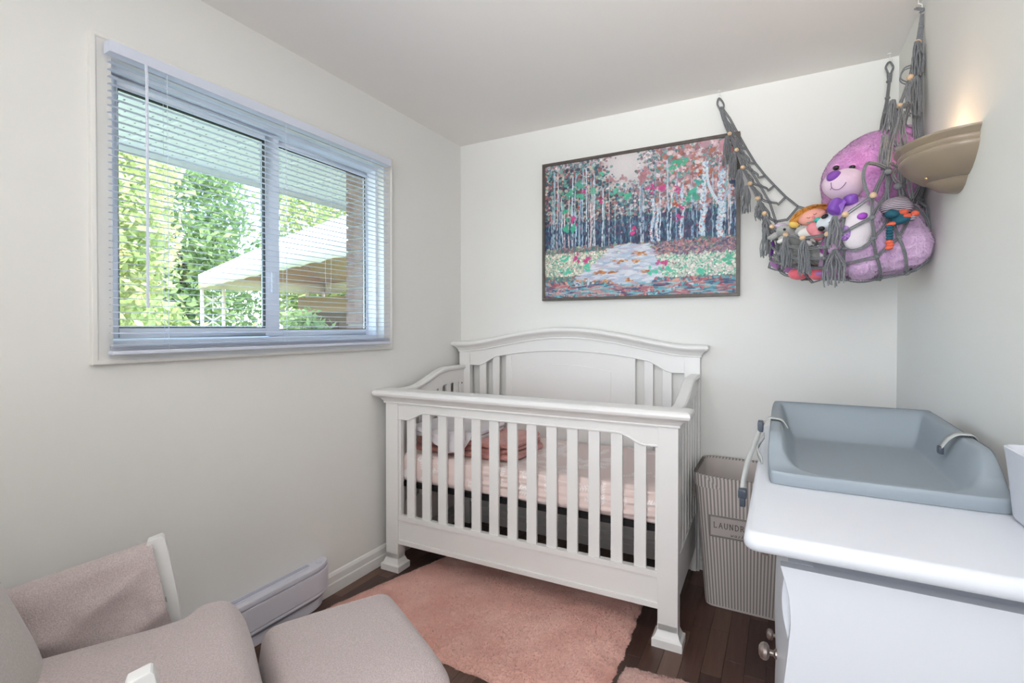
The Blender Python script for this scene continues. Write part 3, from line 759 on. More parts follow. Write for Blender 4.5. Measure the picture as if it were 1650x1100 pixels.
# printed cloth label on the front
def hfront(x_, z, o_=.0055):
    t = z/.605; return (x_, -(.18*(.66+.34*t)) - o_, z)
lb = MB(); lb.grid([[hfront(x_, z, .0045) for x_ in np.linspace(-.145, .145, 8)] for z in np.linspace(.330, .430, 4)]); lb.build('cloth_label', mat('label_cloth', '#b3aaa6', .9, bump=(300, .2, .001)), hp, smooth=180)
ink = mat('label_ink', '#57504e', .9)
st = MB()
for e, r_ in ((.0, .0011), (.004, .0007)):
    a, b, c, d = -.143+e, .143-e, .333+e, .427-e
    for p, q in (((a, c), (b, c)), ((b, c), (b, d)), ((b, d), (a, d)), ((a, d), (a, c))): st.tube([hfront(p[0], p[1]), hfront(q[0], q[1])], r_, 4)
st.build('label_border', ink, hp, smooth=0)
GL = {  # letter strokes: (points, weight) on a 0..1 box
 'L': ([((.2, 0), (.2, 1)), ((.2, 0), (.85, 0))], [((.05, 1), (.38, 1)), ((.05, 0), (.3, 0)), ((.85, 0), (.85, .22))]),
 'A': ([((.08, 0), (.5, 1)), ((.5, 1), (.92, 0)), ((.25, .36), (.76, .36))], [((-.03, 0), (.22, 0)), ((.78, 0), (1.05, 0))]),
 'U': ([((.15, 1), (.15, .3), (.28, .06), (.5, 0), (.72, .06), (.85, .3), (.85, 1))], [((.0, 1), (.3, 1)), ((.7, 1), (1, 1))]),
 'N': ([((.15, 0), (.15, 1)), ((.15, 1), (.85, 0)), ((.85, 0), (.85, 1))], [((0, 0), (.3, 0)), ((0, 1), (.2, 1)), ((.7, 1), (1, 1))]),
 'D': ([((.18, 0), (.18, 1)), ((.05, 1), (.5, 1), (.82, .8), (.92, .5), (.82, .2), (.5, 0), (.05, 0))], []),
 'R': ([((.18, 0), (.18, 1)), ((.05, 1), (.55, 1), (.75, .88), (.75, .66), (.55, .52), (.18, .5)), ((.45, .5), (.92, 0))], [((.03, 0), (.33, 0)), ((.85, 0), (1.05, .02))]),
 'Y': ([((.08, 1), (.5, .48)), ((.92, 1), (.5, .48)), ((.5, .48), (.5, 0))], [((-.03, 1), (.24, 1)), ((.76, 1), (1.03, 1)), ((.36, 0), (.64, 0))]),
 'w': ([((0, .6), (.15, .1), (.3, .1), (.45, .5), (.52, .1), (.68, .1), (.85, .6))], []),
 'a': ([((.8, .55), (.4, .6), (.1, .3), (.25, .05), (.6, .15), (.8, .55), (.72, .1), (.9, .05))], []),
 's': ([((.75, .5), (.4, .6), (.25, .42), (.6, .25), (.5, .05), (.1, .1))], []),
 'h': ([((.45, 1.1), (.15, .0)), ((.22, .35), (.5, .58), (.68, .45), (.58, .05), (.8, .08))], []),
}
tx = MB()
def write(word, x0, z0, h, wd, gap, r_, ital=0):
    for ch in word:
        for grp, rr in ((GL[ch][0], r_), (GL[ch][1], r_*.6)):
            for stv in grp: tx.tube([hfront(x0+p[0]*wd+p[1]*h*ital, z0+p[1]*h, .0058) for p in stv], rr, 4)
        x0 += wd+gap
write('LAUNDRY', -.127, .374, .024, .0165, .0050, .0013)
write('wash', -.058, .343, .016, .0125, .0015, .0008, .25)
tx.build('label_lettering', ink, hp, smooth=0)

# ---------------------------------------------------------------- dresser
dr = thing('dresser', 'white painted bow-front dresser with silver knobs below the changing pad', 'dresser', (.2, 1.48, 0))
def dpart(mb, name, m=M_dress, **k): o = mb.build(name, m, dr, **k); o.matrix_parent_inverse = Matrix.Translation((-.2, -1.48, 0)); return o
X0, X1, Y0, Y1, H = -.058, XR-.002, .945, 2.03, .90
def rpoly(x0, x1, y0, y1, r):   # rounded at the two free corners (left side)
    pts = []
    for k in range(9): a = PI+PI/2*k/8; pts.append((x0+r+r*math.cos(a), y0+r+r*math.sin(a)))
    pts += [(x1, y0), (x1, y1)]
    for k in range(9): a = PI/2+PI/2*k/8; pts.append((x0+r+r*math.cos(a), y1-r+r*math.sin(a)))
    return pts
# table top, edge rounded like a bullnose
rows = []; TP = [(.012, -.034), (.004, -.031), (.001, -.026), (0, -.019), (.001, -.012), (.004, -.005), (.009, -.001), (.014, 0)]
for (e, dz) in TP: rows.append([(x_, y_, H+dz) for x_, y_ in rpoly(X0+e, X1, Y0+e, Y1-e, .022-e*.3)])
tp = MB(); tp.grid(rows, closed_u=True); n_ = len(rows[0]); tp.add(rows[-1], [tuple(range(n_))]); tp.add(rows[0], [tuple(range(n_-1, -1, -1))])
dpart(tp, 'dresser_top', smooth=50)
dpart(MB().box(X0+.070, X1, Y0+.115, Y1-.03, H-.072, H-.033), 'frieze', bevel=.001)
# end panels with a serpentine front edge
FE = [(.838, -.001), (.81, .007), (.788, .012), (.76, .0145), (.735, .0150), (.70, .012), (.679, .010), (.64, .006), (.60, .001), (.55, -.003), (.48, -.006), (.40, -.006), (.3, -.002), (.2, .006), (.12, .012), (.08, .008), (0, -.01)]
for ya, yb in ((Y0+.038, Y0+.062), (Y1-.062, Y1-.038)):
    dpart(MB().prism([(x_, z) for z, x_ in FE] + [(.06, 0), (.09, .07), (X1-.03, .07), (X1-.03, 0), (X1, 0), (X1, .838)], ya, yb, 'xz'), 'end_panel', bevel=.002, smooth=25)
dpart(MB().box(.03, X1-.005, Y0+.064, Y1-.05, .1, .832), 'carcass', smooth=0)
M_pewter = mat('pewter_knob', '#b5a9a2', .28, metallic=.9, noise=(40, '#8c807a', .2))
fz = [(.838, .70), (.692, .43), (.422, .14)]
def bow(y): t = (y-(Y0+Y1)/2)/((Y1-Y0)/2); return -.016*(1-t*t)
for (za, zb) in fz:
    rows = []
    for y in np.linspace(Y0+.064, Y1-.064, 25):
        row = []
        for s in np.linspace(0, 1, 9):
            z = zb+(za-zb)*s; row.append((.016 + bow(y)*1.2 - .010*math.sin(PI*s), y, z))
        row += [(.05, y, za), (.05, y, zb)]; rows.append(row)
    g = MB(); g.grid(rows, closed_u=True); k_ = len(rows[0]); g.add(rows[0], [tuple(range(k_))]); g.add(rows[-1], [tuple(range(k_-1, -1, -1))])
    d = dpart(g, 'drawer', smooth=30); zc = .79 if za > .8 else (.57 if za > .6 else .265)
    for y in (1.175, 1.80):
        xk = .016+bow(y)*1.2-.010*math.sin(PI*(zc-zb)/(za-zb))
        MB().lathe([(0, -.034), (.008, -.0335), (.0145, -.030), (.0175, -.024), (.0165, -.018), (.012, -.0145), (.006, -.013), (.0055, -.006), (.010, -.002), (.010, .003)], (xk, y, zc), 20, 'x').build('knob', M_pewter, d).matrix_parent_inverse = Matrix.Translation((0, 0, 0))
for y in (Y0+.05, Y1-.05):
    dpart(MB().box(.012, .05, y-.02, y+.02, 0, .14), 'foot', bevel=.004)

# ---------------------------------------------------------------- changing pad
M_pad = mat('pad_foam', '#8b959d', .62, bump=(160, .12, .001))
pd = thing('changing_pad', 'blue grey moulded changing pad with safety straps on the dresser', 'changing pad', (.182, 1.58, H))
px0, px1, py0, py1 = -.207, .208, -.315, .325
def padz(s, t):   # rim height and inner height
    rim = .030 + .068*smooth01((t-.03)/.36)*(abs(2*s-1)**.6) 
    return rim
n1, n2 = 90, 110; rows = []
def rimh(u, v):
    """height of the rim above the dresser at plan position u (0..1 across), v (0..1 away)"""
    side_ = .030 + .066*smooth01((v-.02)/.28)
    far_ = .105
    return side_*(1-smooth01((v-.80)/.2)) + far_*smooth01((v-.80)/.2) if abs(u-.5) > .3 else (.028 + (far_-.028)*smooth01((v-.55)/.45))
for i in range(n2+1):
    v = i/n2; row = []
    for j in range(n1+1):
        u = j/n1; X = px0+(px1-px0)*u; Y = py0+(py1-py0)*v
        dx = min(u, 1-u)*(px1-px0); dyn = v*(py1-py0); dyf = (1-v)*(py1-py0)
        hs = .030+.062*smooth01((v-.0)/.24)+.010*v; hn = .028; hf = .104
        def lip(d, w1, w2, h):      # rises at the outside, flat rim, falls to the floor of the pad
            return h if d < w1 else h + (.012-h)*smooth01((d-w1)/w2)
        ws = .045 if u < .5 else .050; Rc = .11
        if dx < Rc and dyn < Rc:
            dd = Rc-math.hypot(Rc-dx, Rc-dyn); an = math.atan2(Rc-dyn, Rc-dx)/(PI/2); z = lip(dd, .018, .035*an+ws*(1-an), hs*(1-smooth01(an))+hn*smooth01(an))
            z = max(z, .012)
        else: z = max(lip(dx, .018, ws, hs), lip(dyn, .018, .035, hn))
        z = max(z, lip(dyf, .018, .13, hf))
        # soften inside corners
        cn = max(0, 1-math.hypot(max(0, .10-dx), max(0, .10-dyn))/.10) if (dx < .10 and dyn < .10) else 1
        row.append((X, Y, z))
    rows.append(row)
def squash(p):      # round the plan corners
    x, y, z = p; hx, hy = (px1-px0)/2, (py1-py0)/2; cx, cy = (px0+px1)/2, (py0+py1)/2
    a, b = (x-cx)/hx, (y-cy)/hy; return (cx+hx*a*math.sqrt(1-.07*b**10), cy+hy*b*math.sqrt(1-.05*a**10), z)
rows = [[squash(p) for p in r] for r in rows]
g = MB(); g.grid(rows)
bd = [rows[0][j] for j in range(n1+1)] + [rows[i][n1] for i in range(1, n2+1)] + [rows[n2][j] for j in range(n1-1, -1, -1)] + [rows[i][0] for i in range(n2-1, 0, -1)]
def outw(p, e): 
    cx, cy = (px0+px1)/2, (py0+py1)/2; return ((p[0]-cx)*(1+e)+cx, (p[1]-cy)*(1+e*.7)+cy)
R2 = []
for f_, e in ((1.0, 0), (.985, .006), (.93, .012), (.7, .018), (.2, .014), (.0, .010)): R2.append([outw(p, e)+(p[2]*f_ + .001,) for p in bd])
g.grid(R2, closed_u=True); g.add(R2[-1], [tuple(range(len(bd)-1, -1, -1))])
g.build('pad_shell', M_pad, pd, smooth=60)
M_web = mat('strap_webbing', '#aeb0ae', .8, bump=(500, .3, .001)); M_bk = mat('buckle_plastic', '#39424f', .4)
def strap(pts, wid, name, parent, nrm_w=(0, 1, 0)):
    wv = Vector(nrm_w)*wid/2; pts = bez(pts, 5); o = MB().grid([[p-wv, p+wv] for p in pts]).build(name, M_web, parent, smooth=180); md = o.modifiers.new('s', 'SOLIDIFY'); md.thickness = .002; return o
yL = -.03; vd = (.88, .476, 0)
strap([(-.166, yL, .080), (-.178, yL, .099), (-.197, yL, .1045), (-.214, yL, .103), (-.227, yL, .088)], .026, 'strap', pd)
strap([(-.228, yL-.01, .092), (-.243, yL-.05, .045), (-.258, yL-.10, .005), (-.266, yL-.14, -.035), (-.268, yL-.155, -.06)], .014, 'strap', pd, vd)
strap([(-.224, yL-.02, .055), (-.240, yL-.06, .028), (-.226, yL-.11, .006)], .020, 'strap', pd, (0, .6, .8))
MB().box(-.240, -.226, yL-.030, yL+.008, .066, .094).build('buckle', M_bk, pd, bevel=.003)
MB().box(-.278, -.258, yL-.175, yL-.150, -.078, -.056).build('buckle', M_bk, pd, bevel=.003)
MB().box(-.274, -.261, yL-.172, yL-.156, -.100, -.078).build('buckle', M_bk, pd, bevel=.003)
yR = -.05
strap([(.150, yR, .068), (.162, yR, .088), (.178, yR, .1015), (.198, yR, .104), (.212, yR, .100), (.226, yR, .07), (.228, yR, .02)], .030, 'strap', pd)
MB().box(.146, .156, yR-.012, yR+.012, .052, .070).build('buckle', M_bk, pd, bevel=.003)

# ---------------------------------------------------------------- white bin on the dresser
bn = thing('storage_bin', 'rounded white plastic bin at the right edge on the dresser top', 'bin', (.403, 1.08, H+.001))
def bring(hx, hy, r, z): return [(p[0], p[1], z) for p in rrect(hx, hy, r, 8)]
M_bin = mat('bin_plastic', '#dcdee6', .35)
g = MB(); rows = [bring(.024, .165, .018, 0), bring(.028, .169, .02, .003), bring(.031, .174, .022, .010), bring(.036, .186, .026, .09), bring(.0395, .192, .028, .128), bring(.0400, .193, .028, .131), bring(.0375, .190, .026, .132), bring(.036, .186, .024, .124), bring(.029, .172, .02, .012)]
g.grid(rows, closed_u=True); g.add(rows[0], [tuple(range(len(rows[0])-1, -1, -1))]); g.add(rows[-1], [tuple(range(len(rows[0])))])
g.build('bin_body', M_bin, bn, smooth=50)
o = MB().ell((0, 0, 0), (.026, .13, .04), 24, 14, .5, .5).build('folded_wipe', mat('wipe_white', '#eeeef2', .8, noise=(30, '#e4c9ce', .08)), None, smooth=180)
o.location = (.405, 1.06, H+.112); tag(o, 'folded white cloth with a pink edge lying inside the white bin', 'cloth')

# ---------------------------------------------------------------- nursing chair and ottoman
cd_, cr_ = Vector((.47, .883, 0)), Vector((.883, -.47, 0))
CQ = Vector((-1.38, .91, 0)); CA = -math.atan2(.47, .883)     # local x = k (right), local y = f (forward)
M_fab = mat('boucle_fabric', '#b1a3a2', .95, noise=(260, '#c6b9b6', .16), bump=(330, .55, .003), sheen=.25)
M_fab2 = mat('pillow_fabric', '#aaa39e', .95, noise=(200, '#bab3ad', .2), bump=(330, .3, .002), sheen=.25)
ch = thing('nursing_glider', 'taupe boucle nursing glider chair with white wooden arm fronts', 'armchair', CQ, CA)
def cushion(name, c, r, m, parent, e1=.35, e2=.22, rx=0, ry=0, rz=0, wob=0, n1=72, n2=28):
    g = MB(); rot = (Matrix.Rotation(rz, 3, 'Z') @ Matrix.Rotation(rx, 3, 'X') @ Matrix.Rotation(ry, 3, 'Y'))
    g.ell((0, 0, 0), r, n1, n2, e1, e2)
    a = []
    for x_, y_, z in g.v:
        z += wob*math.sin(x_*9+1)*math.cos(y_*8)*(z/r[2]); a.append(rot @ Vector((x_, y_, z)) + Vector(c))
    g.v = [tuple(p) for p in a]; return g.build(name, m, parent, smooth=180)
# seat: a T cushion, crowned, with a rounded front edge
rows = []; 
def seat_out(t, ex):     # plan outline, t 0..1
    return None
def seat_pt(u, v):       # u across 0..1, v back(0)->front(1)
    y = -.50 + .515*v; wl_ = .02 - .055*smooth01((y+.155)/.05); wr_ = .50 + .055*smooth01((y+.155)/.05)
    return wl_+(wr_-wl_)*u, y
NU, NV = 60, 50
for i in range(NV+1):
    v = i/NV; row = []
    for j in range(NU+1):
        u = j/NU; X, Y = seat_pt(u, v); 
        a, b = abs(2*u-1), v
        Y -= .05*a**6*smooth01((v-.75)/.25)
        edge = max(0, 1-a**10)**.5 * max(0, 1-max(0, 2*v-1)**9)**.5
        z = .31 + .180*(edge if edge > 0 else 0) * (1-.04*a*a) + .010*smooth01((v-.5)/.4) - .03*max(0, (v-.86)/.14)**2
        row.append((X, Y, z))
    rows.append(row)
g = MB(); g.grid(rows); bd = [rows[0][j] for j in range(NU+1)]+[rows[i][NU] for i in range(1, NV+1)]+[rows[NV][j] for j in range(NU-1, -1, -1)]+[rows[i][0] for i in range(NV-1, 0, -1)]
g.grid([bd, [(p[0]*.98+.005, p[1], .27) for p in bd]], closed_u=True); g.build('seat_cushion', M_fab, ch, smooth=180)
cushion('back_cushion', (.285, -.562, .57), (.27, .115, .25), M_fab2, ch, .55, .55, rx=math.radians(20))
cushion('backrest', (.26, -.70, .74), (.30, .055, .34), M_fab, ch, .3, .3, rx=math.radians(20))
cushion('seat_base', (.26, -.28, .26), (.26, .24, .055), M_fab, ch, .2, .2)
for side_, k0 in (('far', -.04), ('near', .61)):
    sg = -1 if side_ == 'far' else 1
    # painted wooden arm front: a slanting board with rounded top
    A = [(-.236, .660), (-.232, .672), (-.200, .680), (-.194, .674), (-.180, .60), (-.164, .50), (-.158, .44), (-.162, .36), (-.195, .36), (-.188, .46), (-.215, .56)]
    o = MB().prism([(f_, z) for f_, z in A], k0-.016, k0+.016, 'yz').build('arm_front', mat('arm_white', '#e3e2e0', .35), ch, bevel=.004, smooth=30)
    # upholstered arm: roll on top, cloth falling to the seat with folds
    rows = []
    for i in range(41):
        f_ = -.74 + (.53)*i/40; top = .664 + (f_+.22)*.175; row = []
        for j in range(25):
            s = j/24
            if s < .35:
                a = PI*(1-s/.35*.9); X = k0 + sg*-.0 + .030*math.cos(a)*1.0; Z = top-.020+.020*math.sin(a)
            else:
                q = (s-.35)/.65; X = k0 + .030 + .012*math.sin(q*PI)*(1) ; Z = top-.020-(top-.37)*q
                w1 = smooth01(q*5)*smooth01((1-q)*4)
                fold = w1*(.026*(1-abs(math.sin(30*Z+7*f_+1.3)))**1.3*(.5+.5*math.sin(f_*11+2)) + .026*(1-abs(math.sin(24*Z-16*f_+.4)))**1.6*smooth01((f_+.50)/.2))
                X += fold - .010*smooth01((f_+.45)/.2)*math.exp(-((Z-(top-.060))/.012)**2)
            if sg > 0: X = 2*k0 - X
            fe = -.222+(.66-Z)*.20; f2 = -.74+(fe+.74)*i/40
            row.append((X, f2, Z))
        rows.append(row)
    g = MB(); g.grid(rows)
    g.grid([[(p[0]-(.045 if sg < 0 else -.045)*(0 if j < 9 else 1), p[1], p[2]) for j, p in enumerate(r)] for r in rows])
    g.build('arm_upholstery', M_fab, ch, smooth=180)
    MB().box(k0-.018, k0+.018, -.72, -.20, .35, .39).build('arm_rail', mat('arm_white', '#e3e2e0', .35), ch, bevel=.004)
    MB().box(k0-.018, k0+.018, -.62, -.58, .0, .36).build('leg', mat('arm_white', '#e3e2e0', .35), ch, bevel=.004)
    MB().box(k0-.018, k0+.018, -.22, -.18, .0, .36).build('leg', mat('arm_white', '#e3e2e0', .35), ch, bevel=.004)
ot = thing('ottoman', 'matching taupe boucle ottoman in front of the glider, beside the rug', 'ottoman', CQ + cd_*.22 + cr_*.295, CA)
rows = []
for i in range(41):
    v = i/40; row = []
    for j in range(41):
        u = j/40; a, b = 2*u-1, 2*v-1; X = .245*a*math.sqrt(1-.06*b**8); Y = .200*b*math.sqrt(1-.06*a**8)
        e = max(0, (1-a**14))**.5*max(0, (1-b**14))**.5; row.append((X, Y, 0.29+.115*e+.012*(1-a*a)*(1-b*b)))
    rows.append(row)
g = MB(); g.grid(rows); bd = [rows[0][j] for j in range(41)]+[rows[i][40] for i in range(1, 41)]+[rows[40][j] for j in range(39, -1, -1)]+[rows[i][0] for i in range(39, 0, -1)]
g.grid([bd, [(p[0]*.98, p[1]*.98, .24) for p in bd]], closed_u=True); g.build('ottoman_cushion', M_fab, ot, smooth=180)
for sx in (-1, 1):
    MB().box(sx*.19-.018, sx*.19+.018, -.17, .17, .19, .25).build('ottoman_rail', mat('arm_white', '#e3e2e0', .35), ot, bevel=.004)
    for sy in (-1, 1): MB().box(sx*.19-.016, sx*.19+.016, sy*.14-.016, sy*.14+.016, 0, .2).build('leg', mat('arm_white', '#e3e2e0', .35), ot, bevel=.004)

# ---------------------------------------------------------------- framed painting
def painting(nx=620, ny=470):
    R = np.random.RandomState(5); im = np.zeros((ny, nx, 3)); Yv, Xv = np.mgrid[0:ny, 0:nx]; X = Xv/(nx-1); Y = Yv/(ny-1)
    hexc = lambda h: np.array([int(h[i:i+2], 16)/255 for i in (0, 2, 4)])
    dark, mid, top = hexc('2b3350'), hexc('5c7486'), hexc('b3a6ab')
    t = np.clip((Y-.33)/.6, 0, 1)[..., None]; im[:] = np.where(t < .4, dark+(mid-dark)*t/.4, mid+(top-mid)*(t-.4)/.6)
    gl = np.exp(-(((X-.46)/.17)**2+((Y-.93)/.24)**2))[..., None]; im = im*(1-gl)+hexc('dcd6d6')*gl
    im[Y < .34] = hexc('8f8a93')
    def dab(x, y, rx, ry, c, a=.85, th=0.):
        x0, x1 = int(max(0, (x-max(rx, ry)*1.1)*nx)), int(min(nx, (x+max(rx, ry)*1.1)*nx+1)); y0, y1 = int(max(0, (y-max(rx, ry)*1.5)*ny)), int(min(ny, (y+max(rx, ry)*1.5)*ny+1))
        if x1 <= x0 or y1 <= y0: return
        dx = X[y0:y1, x0:x1]-x; dy = (Y[y0:y1, x0:x1]-y)*.76; u = dx*math.cos(th)+dy*math.sin(th); v = -dx*math.sin(th)+dy*math.cos(th)
        k = ((u/rx)**2+(v/ry)**2 < 1)[..., None]*a; im[y0:y1, x0:x1] = im[y0:y1, x0:x1]*(1-k)+c*k
    def dabs(n, xr, yr, cols, r, a=.8, asp=2.0, cond=None, vert=False):
        cs = [hexc(c) for c in cols]
        for _ in range(n):
            x = xr[0]+R.rand()*(xr[1]-xr[0]); y = yr[0]+R.rand()*(yr[1]-yr[0])
            if cond and not cond(x, y): continue
            s = r*.72*(.5+R.rand()); th = (PI/2+R.randn()*.15) if vert else R.rand()*PI
            dab(x, y, s*asp*.8, s, cs[R.randint(len(cs))]*(.9+.2*R.rand()), a, th)
    notsky = lambda x, y: R.rand() > 1.15*math.exp(-(((x-.46)/.15)**2+((y-.92)/.25)**2))
    dabs(4200, (0, 1), (.33, .75), ['24304f', '2f4668', '3c3a5a', '46708a', '5a3f5e', '2c5a6e', '7b93a5', '38617a'], .006, .8, 3.0, None, True)
    dabs(7500, (0, 1), (.56, 1), ['5d7f86', '8a6f78', 'b98f96', 'd5c8cc', '39545f', '7fb0aa', 'a9767c', 'e5dede', '4d5a6e', '3f8f86'], .007, .75, 1.7, notsky)
    dabs(1700, (0, .42), (.55, .95), ['3a5a66', '5fa39a', '2f3f4f', '9a5f66', 'c9b9ad', '6f4a52'], .009, .8, 1.6, notsky)
    dabs(1300, (.62, 1), (.6, 1), ['c79aa0', 'd8bfc4', '8f5f68', 'ae6a5c', '5fa39a', 'e3d6da', '9b7a86'], .010, .75, 1.8, notsky)
    # trunks
    xs = np.r_[R.rand(46), np.array([.245, .26, .27, .225, .17, .095, .06])]
    for x in xs:
        if .40 < x < .58 and R.rand() < .4: y1 = .62
        else: y1 = .62+R.rand()*.33
        c = hexc(['a9c4d8', 'c8d4e0', '88a3c4', 'd9c9cc', '9bb7c0'][R.randint(5)]); w_ = .0013+.0022*R.rand(); xx = x; y = .33+R.rand()*.03
        while y < y1:
            dab(xx, y, w_, .012, c*(.85+.3*R.rand()), .85); y += .010; xx += R.randn()*.0007
    dabs(420, (0, 1), (.36, .58), ['1f2a48', '35274a', '27425e'], .004, .7, 4.0, None, True)
    # the two big birches at the right and one left of them
    for x0_, x1_, wd, top in ((.845, .855, .011, .86), (.93, .935, .012, .82), (.60, .615, .006, .66), (.635, .62, .005, .62), (.745, .755, .004, .7)):
        y = .24 if wd > .01 else .34
        while y < top:
            q = (y-.24)/.6; x = x0_+(x1_-x0_)*q+.006*math.sin(y*25)
            for _ in range(4): dab(x+R.randn()*wd*.45, y, wd*.5, .009, hexc(['cfe0ea', 'a8c3d9', 'e5e7ea', 'c07f86', '8fa9c8', 'b8584f'][R.choice(6, p=[.3, .25, .2, .1, .1, .05])]), .9, R.randn()*.3)
            y += .007
    for k in range(60):
        q = k/60; dab(.93-.06*q-.02*math.sin(q*3), .57+.25*q, .006, .010, hexc(['cfe0ea', 'a8c3d9', 'e5e7ea'][k % 3]), .9)
        if q < .6: dab(.945+.05*q, .6+.12*q, .003, .006, hexc('a8c3d9'), .9)
    # colour dabs
    for (x, y, s, c) in [(.235, .78, .013, 'c2417f'), (.33, .69, .012, 'c2417f'), (.17, .565, .018, 'c2417f'), (.60, .735, .016, 'c44a86'), (.65, .74, .018, 'c44a86'), (.73, .70, .012, 'c44a86'), (.50, .43, .014, 'd23f86'), (.51, .47, .012, 'd23f86'), (.75, .58, .012, 'c2417f'), (.735, .52, .013, 'c2417f'), (.125, .65, .014, '3fae8b'), (.13, .53, .024, '3fae8b'), (.17, .50, .016, '3fae8b'), (.33, .88, .014, '49b58f'), (.2, .82, .022, '4f9f8c'), (.14, .77, .022, '4fae8f'), (.21, .74, .018, '4fae8f'), (.29, .77, .018, '6cb8a0'), (.47, .70, .02, '49b08c'), (.41, .74, .018, '57b096'), (.73, .90, .022, '49b08c'), (.70, .85, .014, '49b08c'), (.83, .74, .016, '3fa8a0'), (.80, .67, .024, '42a88e'), (.77, .62, .014, '42a88e'), (.39, .84, .016, 'a4767c'), (.45, .83, .016, 'b28a90'), (.55, .80, .02, 'a9757c'), (.57, .87, .018, 'b98a92'), (.56, .84, .02, 'a9757c'), (.86, .98, .03, 'c9a0ac'), (.95, .95, .03, 'c78f98'), (.99, .70, .02, '3f4f6e'), (.84, .80, .012, 'b8552f'), (.72, .61, .012, 'b8552f')]:
        cc = hexc(c)
        for _ in range(9): dab(x+R.randn()*s*.6, y+R.randn()*s*.8, s*.55, s*.4, cc*(.9+.2*R.rand()), .8, R.rand()*PI)
    dabs(160, (.05, .95), (.45, .9), ['b8385f', 'c95b3f', 'd9d9c9', '4fc0a0'], .004, .8, 1.4, notsky)
    # ground: undergrowth, path
    m = (Y < .36); im[m] = hexc('6f7a7f')
    def inpath(x, y):
        t = max(0, (.355-y)/.355); xl = .41-.34*t**1.0; xr = .575+.04*t**.6*2; 
        return (xl < x < xr) and y > .08
    dabs(3000, (0, 1), (.12, .37), ['4a6a6a', '6f8f7a', '8f7a80', '9a6468', '3f7f7f', 'a9b29a', '7a5f72'], .007, .85, 1.8)
    dabs(2600, (0, .40), (.16, .33), ['e3dfd0', 'c9cbb6', '9ab09a', 'd9b9b4', '5fae95', 'f0ece0'], .0055, .85, 1.3, lambda x, y: x < .42-.9*(.33-y))
    dabs(2900, (.52, 1), (.12, .28), ['e6e2d8', 'c3cfc0', '8fbfa8', 'd9c3c8', '4fb592', 'f0ece4'], .0055, .85, 1.3)
    dabs(420, (.60, 1), (.27, .36), ['a06a72', '6f5a78', 'b98f96', '4f4a6a', 'c98f8a', '8f7f93'], .005, .8, 2.6)
    pc = ['c3cfdd', 'd3d6e0', 'aebfd3', 'bfb4c8', 'dcdfe6', '9fb2c9']
    for _ in range(2600):
        x, y = R.rand(), R.rand()*.36
        if inpath(x, y): dab(x, y, .018+.02*R.rand(), .004+.004*R.rand(), hexc(pc[R.randint(6)]), .8, R.randn()*.15)
    for (x, y, s) in [(.54, .295, .03), (.44, .25, .03), (.52, .245, .02), (.33, .175, .04), (.39, .172, .03), (.22, .115, .035), (.28, .105, .03), (.36, .105, .03), (.48, .11, .02), (.57, .16, .02)]:
        for _ in range(14): dab(x+R.randn()*s*.6, y+R.randn()*.006, s*.35, .004, hexc(['b5754a', 'c98a55', '9f5f3f', 'd0a080'][R.randint(4)]), .8, R.randn()*.2)
    dabs(900, (0, 1), (0, .11), ['4f9fae', 'b5606a', 'c98f8a', '7fb5c0', '4a5a7f', '8a4a5a', 'c3cfdd', '3f6f7f', 'd8a090'], .008, .85, 3.2, lambda x, y: y < .10+.04*math.sin(x*9) or x > .6)
    for _ in range(260): x, y = R.rand(), R.rand()*.09; dab(x, y, .03, .004, hexc(['5fb0be', 'b5606a', '3a4a6f', 'c98f8a', '9fc9d0'][R.randint(5)]), .7, R.randn()*.12)
    for (x, y, c) in [(.12, .29, '4fc0a0'), (.25, .22, '4fc0a0'), (.14, .20, '4fc0a0'), (.19, .28, 'c2417f'), (.25, .265, 'c2417f'), (.66, .215, 'c2417f'), (.68, .17, '4fc0a0'), (.62, .165, '4fc0a0'), (.84, .15, '4fc0a0'), (.96, .22, '3fae8b')]:
        for _ in range(8): dab(x+R.randn()*.014, y+R.randn()*.014, .010, .007, hexc(c), .8, R.rand()*PI)
    im += R.randn(ny, nx, 1)*.018
    return srgb2lin(np.clip(im, 0, 1)), nx, ny
PXL, PXR, PZ0, PZ1 = -1.258, -.186, 1.409, 2.217
pt = thing('framed_painting', 'painting of a path through colourful forest in thin dark frame on back wall', 'painting', ((PXL+PXR)/2, YB-.002, (PZ0+PZ1)/2))
hx, hz = (PXR-PXL)/2, (PZ1-PZ0)/2; fb = .016; M_fr = mat('dark_frame', '#4a413c', .45, noise=(30, '#5c524c', .2))
for (a, b, c, d) in ((-hx, hx, hz-fb, hz), (-hx, hx, -hz, -hz+fb), (-hx, -hx+fb, -hz+fb, hz-fb), (hx-fb, hx, -hz+fb, hz-fb)):
    MB().box(a, b, -.036, 0, c, d).build('frame_side', M_fr, pt, bevel=.0015)
img, nx_, ny_ = painting(); xs_ = np.linspace(-hx+fb, hx-fb, nx_); zs_ = np.linspace(-hz+fb, hz-fb, ny_)
XX, ZZ = np.meshgrid(xs_, zs_); co = np.stack([XX, np.full_like(XX, -.026), ZZ], -1).reshape(-1, 3)
idx = np.arange(nx_*ny_).reshape(ny_, nx_); q = np.stack([idx[:-1, :-1], idx[:-1, 1:], idx[1:, 1:], idx[1:, :-1]], -1).reshape(-1, 4)
me = bpy.data.meshes.new('canvas'); me.vertices.add(len(co)); me.vertices.foreach_set('co', co.ravel()); me.loops.add(q.size); me.loops.foreach_set('vertex_index', q.ravel())
me.polygons.add(len(q)); me.polygons.foreach_set('loop_start', np.arange(len(q))*4); me.update()
ca = me.color_attributes.new('paint', 'FLOAT_COLOR', 'POINT'); ca.data.foreach_set('color', np.c_[img.reshape(-1, 3), np.ones(len(co))].astype(np.float32).ravel())
